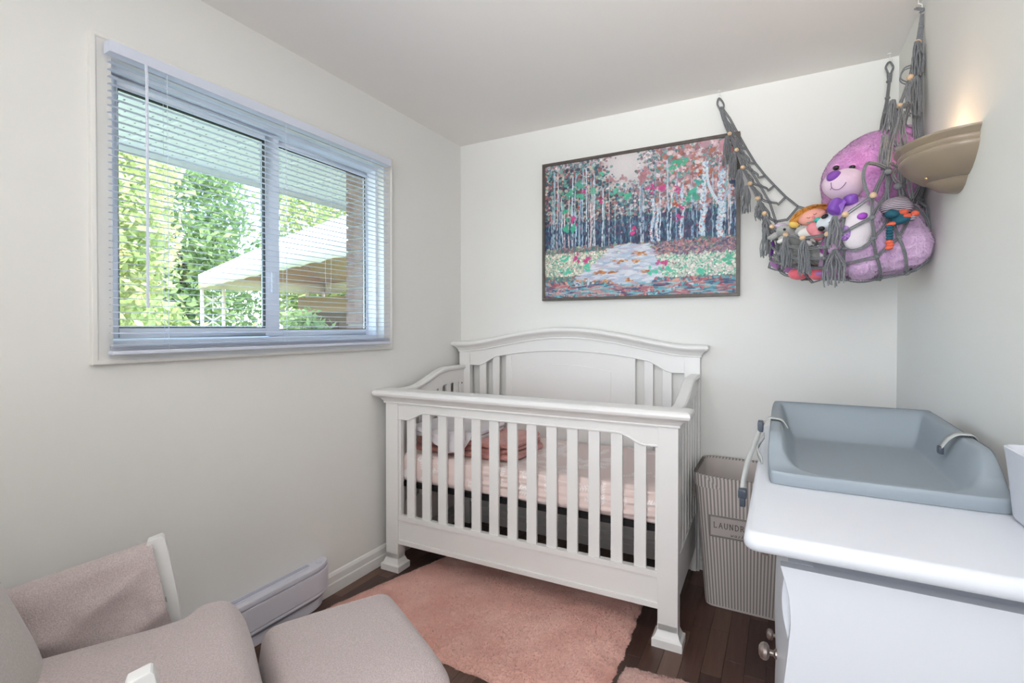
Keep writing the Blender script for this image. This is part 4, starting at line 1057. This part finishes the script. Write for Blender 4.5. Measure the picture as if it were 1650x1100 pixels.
me.materials.append(mat('canvas_print', '#808080', .6, attr='paint', bump=(220, .25, .001))); o = bpy.data.objects.new('canvas', me); COL.objects.link(o); o.parent = pt
MB().box(-hx+.004, hx-.004, -.025, -.002, -hz+.004, hz-.004).build('backing_board', M_fr, pt, smooth=0)

# ---------------------------------------------------------------- wall sconce
M_cer = mat('sconce_ceramic', '#8f8070', .34, coat=.12, noise=(12, '#978873', .3))
sc = thing('wall_sconce', 'taupe ceramic half-bowl wall sconce glowing warm on the right wall', 'wall lamp', (XR, 1.868, 1.70))
def half(prof, name, m, a=.178, b=.152, thick=.006, c=(0, 0, 0)):
    rows = []
    full = [(r, z) for r, z in prof] + [(r-thick/.15, z+(.003 if i else 0)) for i, (r, z) in list(enumerate(prof))[::-1]]
    for (r, z) in full: rows.append([(c[0]-b*max(r, 0)*math.sin(t), c[1]-a*max(r, 0)*math.cos(t), c[2]+z) for t in np.linspace(0, PI, 41)])
    return MB().grid(rows, closed_v=True).build(name, m, sc, smooth=50)
half([(.46, -.030), (.60, -.020), (.74, -.003), (.85, .016), (.895, .027), (.925, .035), (.922, .039), (.905, .042), (.938, .050), (.936, .054), (.92, .057), (.985, .068), (1.0, .071), (1.0, .075)], 'bowl', M_cer)
half([(.02, -.062), (.30, -.060), (.62, -.051), (.88, -.034), (1.0, -.014), (1.0, -.008)], 'lower_cup', M_cer, .078, .082)
MB().ell((-.088, -.062, -.026), (.004, .004, .004), 12, 8).build('screw', mat('brass', '#d9b98f', .25, metallic=.9), sc)
MB().ell((-.05, 0, .045), (.018, .018, .028), 16, 10).build('lamp_bulb', mat('bulb_glow', '#ffe0b0', .4, emit=('#ffc98a', 14)), sc)
MB().lathe([(.0, -.03), (.014, -.03), (.014, .022), (0, .022)], (-.05, 0, 0), 14).build('bulb_socket', mat('socket', '#e8e4dc', .5), sc)

# ---------------------------------------------------------------- plush toys in the corner
def ppm(p): return F_/max(.1, (Vector(p)-Vector((0, 0, CAMH))).dot(_fw))
def EL(px, py, Y, rx, rz, ry=None, rot=None):
    """ellipsoid seen at a photo pixel; rx, rz in photo pixels, ry in metres"""
    c = P(px, py, Y); s = ppm(c); r = (rx/s, ry if ry else min(rx, rz)/s, rz/s)
    R = (Matrix.Rotation(YAW, 3, 'Z') @ Matrix.Rotation(math.radians(rot or 0), 3, 'Y'))
    return (c, r, R)
SOLID = []          # ellipsoids the net must stay outside of
def plush(name, label, base, loc=None):
    c = loc or Vector((0, 0, 0)); return thing(name, label, 'plush toy', c)
def local(els, root): return [(e[0]-root.location, e[1], e[2]) for e in els]
def blobpart(name, els, m, root, vox=.007, noise=0.0, kind=None):
    return blob(local(els, root), vox, noise).build(name, m, root, smooth=180, fix=False)
def ellpart(name, e, m, root, n1=20, n2=12, e1=1, e2=1):
    e = local([e], root)[0]; return MB().ell(e[0], e[1], n1, n2, e1, e2, e[2]).build(name, m, root, smooth=180)
def onskin(pts, root, r, name, m, n=5): return MB().tube([p-root.location for p in pts], r, n).build(name, m, root, smooth=60)

M_lil = mat('lilac_fur', '#dcb4dc', .95, noise=(14, '#eaccea', .25), bump=(120, .2, .002), sheen=.5)
M_lil2 = mat('pink_lilac_fur', '#d48acd', .95, noise=(10, '#e2a8dc', .25), bump=(120, .15, .002), sheen=.5)
M_wpl = mat('white_plush', '#e9e0e6', .95, bump=(160, .4, .003), sheen=.4)
M_pur = mat('purple_satin', '#6d3aa0', .4, noise=(30, '#8a55b8', .2))
M_vio = mat('violet_plush', '#7e4aa6', .9, bump=(200, .3, .002)); M_dk = mat('toy_black', '#17171c', .3)
bear = plush('teddy_bear', 'large purple plush teddy bear sitting in the corner hammock net', None, P(1412, 400, 2.24))
B_body = [EL(1410, 386, 2.24, 66, 60, .15), EL(1390, 412, 2.18, 42, 36, .10), EL(1446, 400, 2.18, 36, 38, .10), EL(1380, 365, 2.13, 32, 40, .09), EL(1462, 366, 2.24, 24, 36, .07), EL(1350, 410, 2.22, 20, 28, .07)]
SOLID += B_body
B_head = [EL(1402, 292, 2.28, 70, 66, .15), EL(1398, 318, 2.26, 66, 40, .13), EL(1415, 270, 2.30, 62, 56, .14)]
hh = blob(local(B_head, bear), .009); hh.build('bear_head', M_lil2, bear, smooth=180, fix=False)
fur(hh, 26000, .009, .0013, 'head_fur', M_lil2, bear, lean=1.0, down=.5)
SOLID += B_head[:1]
for e, nm in ((EL(1462, 216, 2.30, 15, 15, .03), 'ear'), ):
    o = ellpart(nm, e, M_lil2, bear)
ellpart('ear', EL(1392, 234, 2.42, 13, 12, .03), M_lil2, bear)
mz = [EL(1358, 299, 2.115, 31, 24, .055, 12), EL(1364, 290, 2.12, 25, 18, .05)]
blob(local(mz, bear), .005).build('muzzle', mat('muzzle_velour', '#ddc3d6', .9, bump=(200, .2, .001), sheen=.3), bear, smooth=180, fix=False)
ellpart('nose', EL(1344, 284, 2.075, 12, 8.5, .018, -22), M_vio, bear)
sm_pts = bez([P(1339, 294, 2.048), P(1340, 302, 2.046), P(1345, 305.5, 2.046), P(1353, 304.5, 2.049), P(1361, 297, 2.056), P(1366, 288, 2.068)], 5)
onskin(sm_pts, bear, .0011, 'smile', mat('smile_thread', '#6a4a70', .7), bear and 5)
onskin([P(1340, 302, 2.046), P(1337.5, 306, 2.05)], bear, .0009, 'smile', mat('smile_thread', '#6a4a70', .7))
for (x_, y_, Y_) in ((1373, 269.5, 2.112), (1347, 270, 2.13)):
    e_ = ellpart('eye', EL(x_, y_, Y_, 4.2, 4.2, .012), M_dk, bear, 14, 10)
    ellpart('eyelid', EL(x_+.5, y_-2.5, Y_+.003, 5.2, 3.4, .013, 15), M_lil2, bear, 14, 10)
blob(local([EL(1384, 362, 2.055, 26, 36, .035, 18), EL(1380, 385, 2.06, 22, 18, .03)], bear), .006).build('belly_patch', M_wpl, bear, smooth=180, fix=False)
SOLID += [EL(1384, 362, 2.055, 26, 36, .035, 18)]
ellpart('paw_pad', EL(1389.5, 348, 2.020, 8, 5.5, .012, -15), mat('pad_purple', '#a94fc4', .7, bump=(150, .5, .002)), bear)
ellpart('knit_heart', EL(1366, 372, 2.035, 11, 17, .02, 28), mat('knit_purple', '#9055b5', .8, noise=(180, '#c7a0da', .12), bump=(250, .8, .003)), bear)
for (x_, y_, rx, rz, ro) in ((1347, 333, 11, 13, 30), (1371, 322, 9, 9, -10)):
    ellpart('ribbon_bow', EL(x_, y_, 2.07, rx, rz, .02, ro), M_pur, bear, e1=.6, e2=.7)
rows = [[p-bear.location for p in (P(1360+d, 318, 2.07), P(1352+d, 330, 2.05), P(1346+d, 345, 2.06))] for d in (0, 4, 9)]
MB().grid(rows).build('ribbon_tail', M_pur, bear, smooth=180)
ellpart('ear_bow', EL(1453, 224, 2.24, 7, 12, .015, 20), M_vio, bear)

# doll
M_skin = mat('doll_skin', '#e8a698', .8); M_hair = mat('doll_hair', '#b9752c', .8, noise=(60, '#d99a4a', .2), bump=(150, .8, .004)); M_pink = mat('doll_pink', '#e58f96', .85, bump=(150, .3, .002))
doll = thing('rag_doll', 'rag doll with orange hair and teal pacifier lying in the hammock', 'doll', P(1305, 352, 2.26))
ellpart('face', EL(1309, 350, 2.20, 21, 12.5, .045, -18), M_skin, doll)
hm_ = [EL(1304, 344, 2.235, 27, 12, .05, -20), EL(1283, 355, 2.22, 9, 7, .03), EL(1332, 334, 2.23, 9, 6, .03, -20), EL(1338, 331, 2.22, 5, 4, .02)]
blob(local(hm_, doll), .005, .0006).build('hair', M_hair, doll, smooth=180, fix=False)
hs = MB()
for k in range(26):
    t = k/25; p = P(1276+62*t, 356-24*math.sin(t*PI*.55)-3, 2.18+.01*random.random()); q = P(1278+60*t+random.uniform(-3, 3), 349-20*math.sin(t*PI*.55), 2.185)
    hs.tube([p-doll.location, q-doll.location, P(1285+52*t, 341-12*math.sin(t*PI*.6), 2.23)-doll.location], .0022, 4)
hs.build('hair_strands', M_hair, doll)
ellpart('hair_tie', EL(1279, 362, 2.19, 8, 5, .015, 15), mat('tie_yellow', '#e5c064', .8), doll)
for (x_, y_) in ((1303, 350), (1313, 344)): onskin(bez([P(x_-3, y_+.5, 2.158), P(x_, y_+1.5, 2.154), P(x_+3, y_-1, 2.157)], 4), doll, .0009, 'closed_eye', mat('lash', '#5a3a3a', .8))
ellpart('pacifier', EL(1318, 354.5, 2.14, 5.5, 4.5, .012), mat('teal_plastic', '#2fae9f', .4), doll)
ellpart('cheek', EL(1311, 340.5+9, 2.157, 3.5, 2.5, .004), M_pink, doll)
onskin(bez([P(1300, 359, 2.15), P(1308, 357, 2.145), P(1314, 355, 2.142)], 4), doll, .0015, 'pacifier_cord', mat('teal_plastic', '#2fae9f', .4))
blob(local([EL(1313, 368, 2.17, 12, 11, .03), EL(1318, 378, 2.16, 8, 11, .025, -15)], doll), .005).build('dress', M_pink, doll, smooth=180, fix=False)

# white dog
M_wd = mat('dog_plush', '#dfe4ec', .95, bump=(200, .3, .002), sheen=.3)
dog = thing('plush_dog', 'small white plush dog with black nose beside the bear\'s ribbon', 'plush toy', P(1342, 358, 2.12))
dog_e = [EL(1340, 357, 2.12, 19, 15, .05, -20), EL(1333, 360, 2.10, 14, 12, .045), EL(1352, 372, 2.16, 12, 16, .05)]
blob(local(dog_e, dog), .005).build('dog_head', M_wd, dog, smooth=180, fix=False)
ellpart('ear', EL(1360, 340.5, 2.11, 17, 6.5, .018, -25), M_wd, dog)
ellpart('nose', EL(1329, 348.5, 2.055, 6, 3.4, .008, -28), M_dk, dog); ellpart('ear', EL(1323.5, 368.5, 2.06, 5, 4, .012), M_dk, dog)
ellpart('eye', EL(1337.5, 358.5, 2.052, 1.8, 1.8, .005), mat('eye_grey', '#6a6f78', .3), dog); ellpart('ear', EL(1355, 351, 2.09, 5, 6, .012), M_dk, dog)

# elephant
M_ge = mat('grey_plush', '#a9a9a6', .95, bump=(200, .35, .002), sheen=.3); M_le = mat('light_ear', '#dcdad6', .95, bump=(200, .2, .002))
el = thing('plush_elephant', 'pale grey plush elephant with white-lined ears at the left end of the hammock', 'plush toy', P(1275, 378, 2.27))
blob(local([EL(1268, 372, 2.26, 17, 9, .035, 15), EL(1249, 380, 2.29, 11, 5.5, .02, -28), EL(1241, 383, 2.30, 5, 3.5, .014), EL(1288, 384, 2.27, 16, 12, .04)], el), .005).build('elephant_body', M_ge, el, smooth=180, fix=False)
ellpart('ear', EL(1298, 371, 2.20, 17, 9, .02, -12), M_ge, el); ellpart('ear_lining', EL(1301, 375, 2.188, 15, 9, .018, -8), M_le, el)
ellpart('foot', EL(1302, 392, 2.19, 6, 5, .016, 30), M_le, el); ellpart('foot', EL(1259, 388, 2.24, 7, 4, .014, -20), M_le, el)
ellpart('eye', EL(1264, 369.5, 2.222, 2.2, 2.2, .005), M_dk, el)
# the rest of the heap
heap = [
 ('grey_sweatshirt', 'crumpled grey knitted garment bunched in the net below the elephant', 'garment', [EL(1290, 408, 2.30, 30, 16, .06, 8), EL(1268, 412, 2.34, 20, 14, .05, -20), EL(1322, 412, 2.26, 26, 15, .06, -12), EL(1300, 422, 2.30, 30, 9, .05), EL(1262, 398, 2.36, 12, 9, .04)], mat('grey_knit', '#858683', .95, noise=(30, '#9b9c98', .3), bump=(60, 1.0, .012)), 'knit_folds', 0),
 ('plush_ball', 'left one of two coral pink plush balls at the bottom of the net', 'plush toy', [EL(1287, 441, 2.30, 16, 10, .035)], mat('coral_plush', '#f2707f', .9, bump=(150, .5, .003), sheen=.3), 'ball_skin', 0),
 ('plush_ball', 'right one of two coral pink plush balls, beside the fanned tassel', 'plush toy', [EL(1318, 441, 2.27, 14, 10.5, .035)], mat('coral_plush', '#f2707f', .9), 'ball_skin', 0),
 ('plush_blanket', 'lilac fluffy toy showing under the grey garment at the net bottom', 'plush toy', [EL(1256, 424, 2.40, 15, 10, .04, 25), EL(1280, 434, 2.36, 20, 8, .04, 15), EL(1345, 442, 2.28, 34, 8, .06, 2), EL(1310, 436, 2.36, 34, 8, .05)], mat('orchid_plush', '#bd79bd', .95, bump=(120, .5, .004), sheen=.4), 'fluffy_fold', 0),
 ('plush_strap', 'dark purple felt strip sticking down at the left end of the net', 'plush toy', [EL(1243.5, 400, 2.36, 4.5, 14, .008, 6)], M_vio, 'felt_strip', 0),
 ('plush_egg', 'magenta plush ball tucked in the net left of the bear', 'plush toy', [EL(1331, 399, 2.15, 8, 12, .025, 10)], mat('magenta_plush', '#a95aa6', .9), 'egg_skin', 0),
 ('plush_star', 'lilac pointed plush tip poking through the net beside the bear', 'plush toy', [EL(1343, 402, 2.11, 8, 11, .02, -20), EL(1347, 410, 2.11, 5, 11, .018, -12)], M_lil, 'star_point', 0),
 ('lilac_toy', 'pale lilac plush ear above the elephant at the left end', 'plush toy', [EL(1258, 364, 2.33, 11, 5, .02, -5)], mat('pale_lilac', '#cdbbd3', .95), 'ear', 0),
]
for (nm, lab, cat, els, m, pn, _) in heap:
    t = thing(nm, lab, cat, els[0][0]); blob(local(els, t), .005).build(pn, m, t, smooth=180, fix=False)
tg = thing('care_label', 'small white satin care label poking out beside the fanned tassel', 'label', P(1328, 414, 2.10))
MB().grid([[P(1321, 408, 2.16)-tg.location, P(1333, 412, 2.14)-tg.location], [P(1322, 417, 2.15)-tg.location, P(1331, 421, 2.13)-tg.location]]).build('satin_tag', mat('tag_satin', '#d9d6da', .5), tg)

# sock doll with stripes
M_teal = mat('teal_knit', '#1f5a6c', .8, bump=(200, .5, .002)); M_cor = mat('coral_knit', '#e2694f', .85, bump=(150, .6, .003))
def stripes(name, c1, c2, sc_):
    m = mat(name, c1, .9); N = m.node_tree.nodes; L = m.node_tree.links; tc = N.new('ShaderNodeTexCoord'); wv = N.new('ShaderNodeTexWave'); wv.inputs['Scale'].default_value = sc_; wv.bands_direction = 'Z'; wv.inputs['Distortion'].default_value = 1.5
    r = N.new('ShaderNodeValToRGB'); r.color_ramp.elements[0].color = sm(c1); r.color_ramp.elements[1].color = sm(c2); r.color_ramp.elements[0].position = .45; r.color_ramp.elements[1].position = .55
    L.new(tc.outputs['Object'], wv.inputs[0]); L.new(wv.outputs[0], r.inputs[0]); L.new(r.outputs[0], N['Principled BSDF'].inputs['Base Color']); return m
sk = thing('sock_doll', 'small sock doll with striped head, teal arms and coral feet on the bear', 'plush toy', P(1445, 345, 2.06))
M_strp = stripes('striped_sock', '#5a5560', '#cbbcc4', 55)
blob(local([EL(1441, 331, 2.06, 21, 13, .045, -15), EL(1452, 336, 2.06, 14, 12, .04)], sk), .005).build('doll_head', M_strp, sk, smooth=180, fix=False)
ellpart('beret', EL(1437, 345, 2.02, 10, 7, .02), M_teal, sk)
blob(local([EL(1452, 354, 2.04, 15, 7, .03, -20), EL(1445, 350, 2.04, 9, 8, .025)], sk), .005).build('doll_torso', M_teal, sk, smooth=180, fix=False)
for (x_, y_, rx, rz) in ((1455, 342, 7, 5), (1460, 349, 9, 5), (1474, 344, 5, 5), (1436, 361, 6, 4)): ellpart('coral_cuff', EL(x_, y_, 2.03, rx, rz, .015, -15), M_cor, sk)
g = MB(); 
for k in range(5): e = local([EL(1433.5, 366+k*4.6, 2.01, 5.2, 3.2, .013)], sk)[0]; g.ell(e[0], e[1], 12, 8)
g.build('arm', M_teal, sk, smooth=180)
for k in range(3): ellpart('foot', EL(1432.5+(k % 2)*2, 390+k*4.5, 2.005, 5.2, 3.6, .013), M_cor, sk, 12, 8)
ellpart('foot', EL(1469, 350, 2.035, 5, 6, .015), M_strp, sk)

# ---------------------------------------------------------------- macrame toy hammock
M_cord = mat('grey_cord', '#6f7174', .9, noise=(200, '#86888b', .2), bump=(400, .3, .001)); M_bead = mat('wood_bead', '#e2c7a6', .45, noise=(60, '#d3b08a', .25))
hk = [(-.285, 2.715), (.405, 2.70), (.428, 2.30)]
for (x_, y_), lab in zip(hk, ('white screw hook in the ceiling above the painting\'s right corner', 'white screw hook in the ceiling at the back right room corner', 'white screw hook in the ceiling above the wall lamp')):
    t = thing('ceiling_hook', lab, 'hook', (x_, y_, CE))
    t2 = MB().tube([(0, 0, .0), (0, 0, -.018)] + [(.011*math.sin(a), 0, -.029+.011*math.cos(a)) for a in np.linspace(0, PI*1.5, 12)], .0017, 6).build('hook_wire', mat('hook_white', '#e8e6e2', .35), t)
    MB().lathe([(0, -.003), (.007, -.003), (.008, 0), (0, 0)], n=14).build('hook_collar', mat('hook_white', '#e8e6e2', .35), t)
ham = thing('toy_hammock', 'grey macrame corner hammock net with wooden beads and tassels holding the toys', 'hammock', (.1, 2.5, 1.5), group=None)
HO = Vector((.1, 2.5, 1.5))
Fp = [(1162, 172, 2.71), (1168, 192, 2.69), (1176, 217, 2.66), (1187, 243, 2.61), (1197, 271, 2.56), (1209, 297, 2.51), (1221, 321, 2.46), (1232, 344, 2.40), (1244, 366, 2.33), (1266, 379, 2.24), (1293, 384, 2.16), (1333, 378, 2.07), (1361, 347, 2.00), (1406, 316, 1.99), (1428, 270, 2.08), (1434, 223, 2.18), (1449, 172, 2.24), (1466, 126, 2.27), (1478, 70, 2.29), (1486, 22, 2.30)]
Bp = [(1162, 172, 2.715), (1176, 191, 2.72), (1190, 217, 2.72), (1203, 240, 2.72), (1217, 263, 2.72), (1233, 283, 2.72), (1248, 299, 2.72), (1266, 317, 2.72), (1286, 333, 2.715), (1304, 338, 2.70), (1330, 342, 2.69), (1370, 335, 2.67), (1410, 315, 2.62), (1440, 290, 2.52), (1462, 290, 2.42), (1470, 290, 2.37), (1476, 240, 2.33), (1480, 170, 2.31), (1483, 90, 2.30), (1487, 22, 2.30)]
Mp = [(1162, 174, 2.713), (1170, 196, 2.70), (1183, 220, 2.69), (1195, 246, 2.68), (1208, 274, 2.66), (1223, 300, 2.64), (1238, 328, 2.61), (1246, 362, 2.56), (1244, 420, 2.50), (1262, 438, 2.42), (1290, 449, 2.36), (1330, 452, 2.30), (1370, 455, 2.26), (1412, 456, 2.24), (1452, 440, 2.22), (1478, 400, 2.22), (1486, 340, 2.24), (1486, 240, 2.27), (1484, 110, 2.29), (1487, 24, 2.30)]
NV_ = [0, .10, .20, .31, .43, .60, .80, 1.0]
def pushout(p, marg=.011):
    p = Vector(p)
    for _ in range(2):
        for (c, r, R) in SOLID:
            q = R.transposed() @ (p-c); m_ = math.sqrt(sum((q[i]/(r[i]+marg))**2 for i in range(3)))
            if m_ < 1:
                q = q/max(m_, .15); p = R @ q + c
    p.x = min(p.x, XR-.006); p.y = min(p.y, YB-.006); return p
SOLID += [(e[0], e[1], e[2]) for h in heap for e in h[3]]
cols_ = []
for i in range(len(Fp)):
    a, b, c = P(*Fp[i]), P(*Mp[i]), P(*Bp[i]); col = []
    for v in NV_:
        if v < .5: t = v/.5; q = a.lerp(b, t); fr_ = (a-c); fr_.z = 0; q = q + (fr_.normalized() if fr_.length > .001 else Vector())*.05*math.sin(PI*t)*min(1, fr_.length*3) + Vector((0, 0, -.02*math.sin(PI*t)))
        else: t = (v-.5)/.5; q = b.lerp(c, t) + Vector((0, 0, -.03*math.sin(PI*t)*min(1, (a-c).length*2)))
        col.append(pushout(q) if v > 0 else q)
    cols_.append(col)
net = MB()
def dbl(pts, r=.0026, off=.0034):
    pts = [Vector(p)-HO for p in pts]
    side_ = (pts[-1]-pts[0]).cross(_fw); side_ = side_.normalized() if side_.length > 1e-6 else Vector((1, 0, 0))
    for s in (-1, 1): net.tube([p + side_*off*s for p in pts], r, 5, cap=False)
for j in range(len(NV_)):
    for i in range(len(cols_)-1):
        if (j in (6,) and i > 12) or (i < 8 and j not in (0, 3, 5, 7)): continue
        a, b = cols_[i][j], cols_[i+1][j]; n_ = 5; pts = []
        for k in range(n_+1):
            p = a.lerp(b, k/n_); p = pushout(p, .011) if j > 0 else p; pts.append(p)
        dbl(pts)
LK = [(0, 3), (3, 5), (5, 7)]
for i in range(1, len(cols_)-3):
    for j, j2 in (LK if i < 9 else [(q, q+1) for q in range(len(NV_)-1)]):
        a, b = cols_[i][j], cols_[i][j2]
        if i < 9:   # slack loops between the ropes
            b2 = cols_[i+1][j2]; mid = a.lerp(b2, .5)+Vector((.004, 0, -.022)); pts = bez([a, a.lerp(b2, .3)+Vector((.010, 0, -.014)), mid, b2], 4)
        else: pts = [pushout(a.lerp(b, k/5), .011) if j+k > 0 else a for k in range(6)]
        dbl(pts)
net.build('net', M_cord, ham, smooth=60)
# the bear's body bulges out between the cords
bb = blob(local(B_body, bear), .009); bv = np.array(bb.v) + np.array(bear.location); nn_ = np.array(bb.n)
npts = np.array([tuple(HO + Vector(v)) for v in net.v[::5]]); npts = npts[(np.abs(npts-bv.mean(0)) < .4).all(1)]
dmin = np.concatenate([np.sqrt(((bv[i:i+400, None, :]-npts[None])**2).sum(2)).min(1) for i in range(0, len(bv), 400)])
t_ = np.clip((dmin-.012)/.040, 0, 1); bv = bv + nn_*(.020*(t_*(2-t_))-.005)[:, None]
bv[:, 0] = np.minimum(bv[:, 0], XR-.004); bv[:, 1] = np.minimum(bv[:, 1], YB-.004)
bb.v = [tuple(v) for v in bv - np.array(bear.location)]
bb.build('bear_body', M_lil, bear, smooth=180, fix=False)
fur(bb, 30000, .009, .0013, 'body_fur', M_lil, bear, lean=1.0, down=.5)
kn = MB()
for i in range(2, len(cols_)-3):
    for j in range(1, len(NV_)-1):
        if i < 9 and j not in (3, 5): continue
        p = cols_[i][j]-HO; kn.ell(p, (.0085, .0085, .0085), 8, 6); kn.tube([p+Vector((-.007, 0, .004)), p+Vector((.008, -.004, -.003))], .004, 5)
kn.build('knots', M_cord, ham, smooth=180, kind='stuff')
# loops on the hooks
def hangloop(top, foot, name='hanging_loop', w=.016):
    top, foot = Vector(top)-HO, Vector(foot)-HO; d = foot-top; g = MB(); s_ = Vector((math.cos(YAW), math.sin(YAW), 0))
    pts = bez([foot, top+d*.55+s_*w*.5, top+d*.28+s_*w, top+d*.02, top+d*.28-s_*w, top+d*.55-s_*w*.5, foot], 6)
    for s in range(3): g.tube([p+Vector((0, .003*(s-1), .002*s)) for p in pts], .0038, 6)
    g.tube([top+d*.62, foot], [.010, .008], 8); return g.build(name, M_cord, ham)
hangloop((hk[0][0], hk[0][1], CE-.036), P(1167, 194, 2.70)); hangloop((hk[1][0], hk[1][1], CE-.036), P(1433, 132, 2.66)); hangloop((hk[2][0], hk[2][1], CE-.036), P(1487, 18, 2.30))
# hanging cords: corner bundle and right-hand bundle
g = MB()
for k in range(6):
    o_ = Vector((math.cos(k*1.05), math.sin(k*1.05), 0))
    g.tube(bez([P(1433, 130, 2.66)-HO+o_*.003, P(1429, 165, 2.56)-HO+o_*.004, P(1423, 200, 2.42)-HO+o_*.007, P(1420+k, 235, 2.2)-HO+o_*.008, P(1424+k*1.5, 268, 2.09)-HO+o_*.003], 5), .0030, 5)
for q in ((1432, 131, 2.66), (1430, 158, 2.58), (1426, 182, 2.49)): g.ell(P(*q)-HO, (.010, .009, .008), 10, 6)
g.build('corner_cords', M_cord, ham)
g = MB()
for k in range(4):
    x_ = 1473+k*3.4
    g.tube(bez([P(1485, 45, 2.30)-HO, P(1482+k*.6, 90, 2.30)-HO, P(x_, 150+k*3, 2.29)-HO, P(x_+3*math.sin(k*2), 220, 2.27)-HO, P(x_-2*math.cos(k*2), 300, 2.25)-HO, P(1472+k*2, 350, 2.2)-HO], 5), .0024, 5)
for q in ((1484, 44, 2.30), (1479, 182, 2.29), (1474, 215, 2.28), (1480, 260, 2.27)): g.ell(P(*q)-HO, (.009, .009, .008), 10, 6)
for (x_, y_) in ((1463, 118), (1462, 122), (1472, 192)): g.tube(bez([P(x_+8, y_-14, 2.27)-HO, P(x_-6, y_-8, 2.26)-HO, P(x_-12, y_+8, 2.25)-HO, P(x_-2, y_+14, 2.26)-HO], 5), .0024, 5)
for (a, b) in (((1449, 172), (1428, 270)), ((1449, 172), (1446, 240)), ((1452, 180), (1458, 235)), ((1466, 130), (1459, 165)), ((1466, 130), (1461, 168)), ((1428, 272), (1406, 316)), ((1428, 272), (1430, 345)), ((1430, 272), (1448, 300)), ((1446, 240), (1450, 320)), ((1458, 235), (1466, 320)), ((1450, 275), (1432, 262))):
    pa, pb = P(a[0], a[1], 2.10 if a[1] > 240 else 2.2), P(b[0], b[1], 2.05 if b[1] > 250 else 2.15)
    g.tube([(pa.lerp(pb, t)+Vector((.004*math.sin(t*7), -.006*math.sin(t*PI), 0)))-HO for t in np.linspace(0, 1, 7)], .0026, 5)
    g.tube([(pa.lerp(pb, t)+Vector((.006+.003*math.cos(t*6), -.006*math.sin(t*PI), 0)))-HO for t in np.linspace(0, 1, 7)], .0026, 5)
for q in ((1428, 271, 2.07), (1431, 277, 2.06), (1447, 240, 2.12), (1459, 170, 2.22), (1447, 300, 2.03)): g.ell(P(*q)-HO, (.012, .010, .010), 10, 6)
g.build('right_cords', M_cord, ham)
# beads and tassels
def tassel(top, L, wd, lean=(0, 0, 0), n=15, curl=0.0, seed=0):
    R = np.random.RandomState(seed); g = MB(); top = Vector(top)-HO
    for k in range(n):
        a = 2*PI*k/n; r0 = .005; e = Vector((math.cos(a), math.sin(a), 0)); Lk = L*(.88+.2*R.rand()); ph = R.rand()*6; sp = wd*(.4+.8*R.rand())
        pts = []
        for s in np.linspace(0, 1, 8):
            w_ = min(1, s*2.2)
            pts.append(top + e*(r0+sp*w_*.5*(1-.25*curl*s)) + Vector(lean)*s*s + Vector((.0022*math.sin(s*9+ph), .0022*math.cos(s*8+ph), -Lk*s+.004)))
        g.tube(pts, .0022, 5)
    g.ell(top+Vector((0, 0, -.002)), (.0085, .0085, .010), 10, 6)
    return g.build('tassel', M_cord, ham, smooth=60)
def bead(p, r=.0105): return MB().lathe([(.003, -r*.9)] + [(r*math.cos(t), r*math.sin(t)*.92) for t in np.linspace(-1.25, 1.25, 11)] + [(.003, r*.9)], Vector(p)-HO, 16).build('bead', M_bead, ham, smooth=180)
off = Vector((0, -.014, 0))
TS = [(1176, 217, 2.66, -4, .135), (1187, 243, 2.61, -4, .125), (1197, 271, 2.56, -5, .125), (1209, 297, 2.51, -6, .12), (1221, 321, 2.46, 3, .08), (1232, 345, 2.40, 2, .10), (1244, 366, 2.33, -10, .11), (1266, 379, 2.24, 0, .12), (1293, 384, 2.16, 2, .125), (1333, 378, 2.06, 12, .12), (1361, 347, 1.985, -17, .10)]
for k, (x_, y_, Y_, dx, L) in enumerate(TS):
    bead(P(x_, y_, Y_)+off)
    tassel(P(x_+dx, y_+5 if dx != 12 else y_+27, Y_)+off, L, .026 if dx != 12 else .05, (-.004 if dx < 0 else .002, 0, 0), 16, seed=k)
bead(P(1406, 316, 1.99)+off)
for (x_, y_, Y_, dx, dy, L, ln) in ((1449, 172, 2.23, -12, -6, .15, -.02), (1466, 126, 2.26, 8, 2, .14, .01), (1478, 70, 2.285, 8, 0, .125, .012)):
    bead(P(x_, y_, Y_)+off*.5, .0115); tp_ = P(x_+dx, y_+dy, Y_)+off; tp_.x = min(tp_.x, XR-.025)
    tassel(tp_, L, .028, (ln if ln < 0 else 0, -.01, 0), 14, 1, seed=x_)
tassel(P(1424, 222, 2.12)+off, .11, .022, (0, 0, 0), 12, seed=77)
g = MB()
for k in range(9):
    o_ = Vector((.003*math.cos(k*2.1), .006*math.sin(k*1.3), .004*math.sin(k*2.1)))
    g.tube([p-HO+o_ for p in bez([P(1427, 270, 2.06), P(1412, 264, 2.03), P(1398, 264, 2.01), P(1391, 280, 2.0), P(1395, 305, 1.99), P(1405, 322, 1.99)], 6)], .0024, 5)
g.build('gathered_tassel', M_cord, ham, smooth=60)
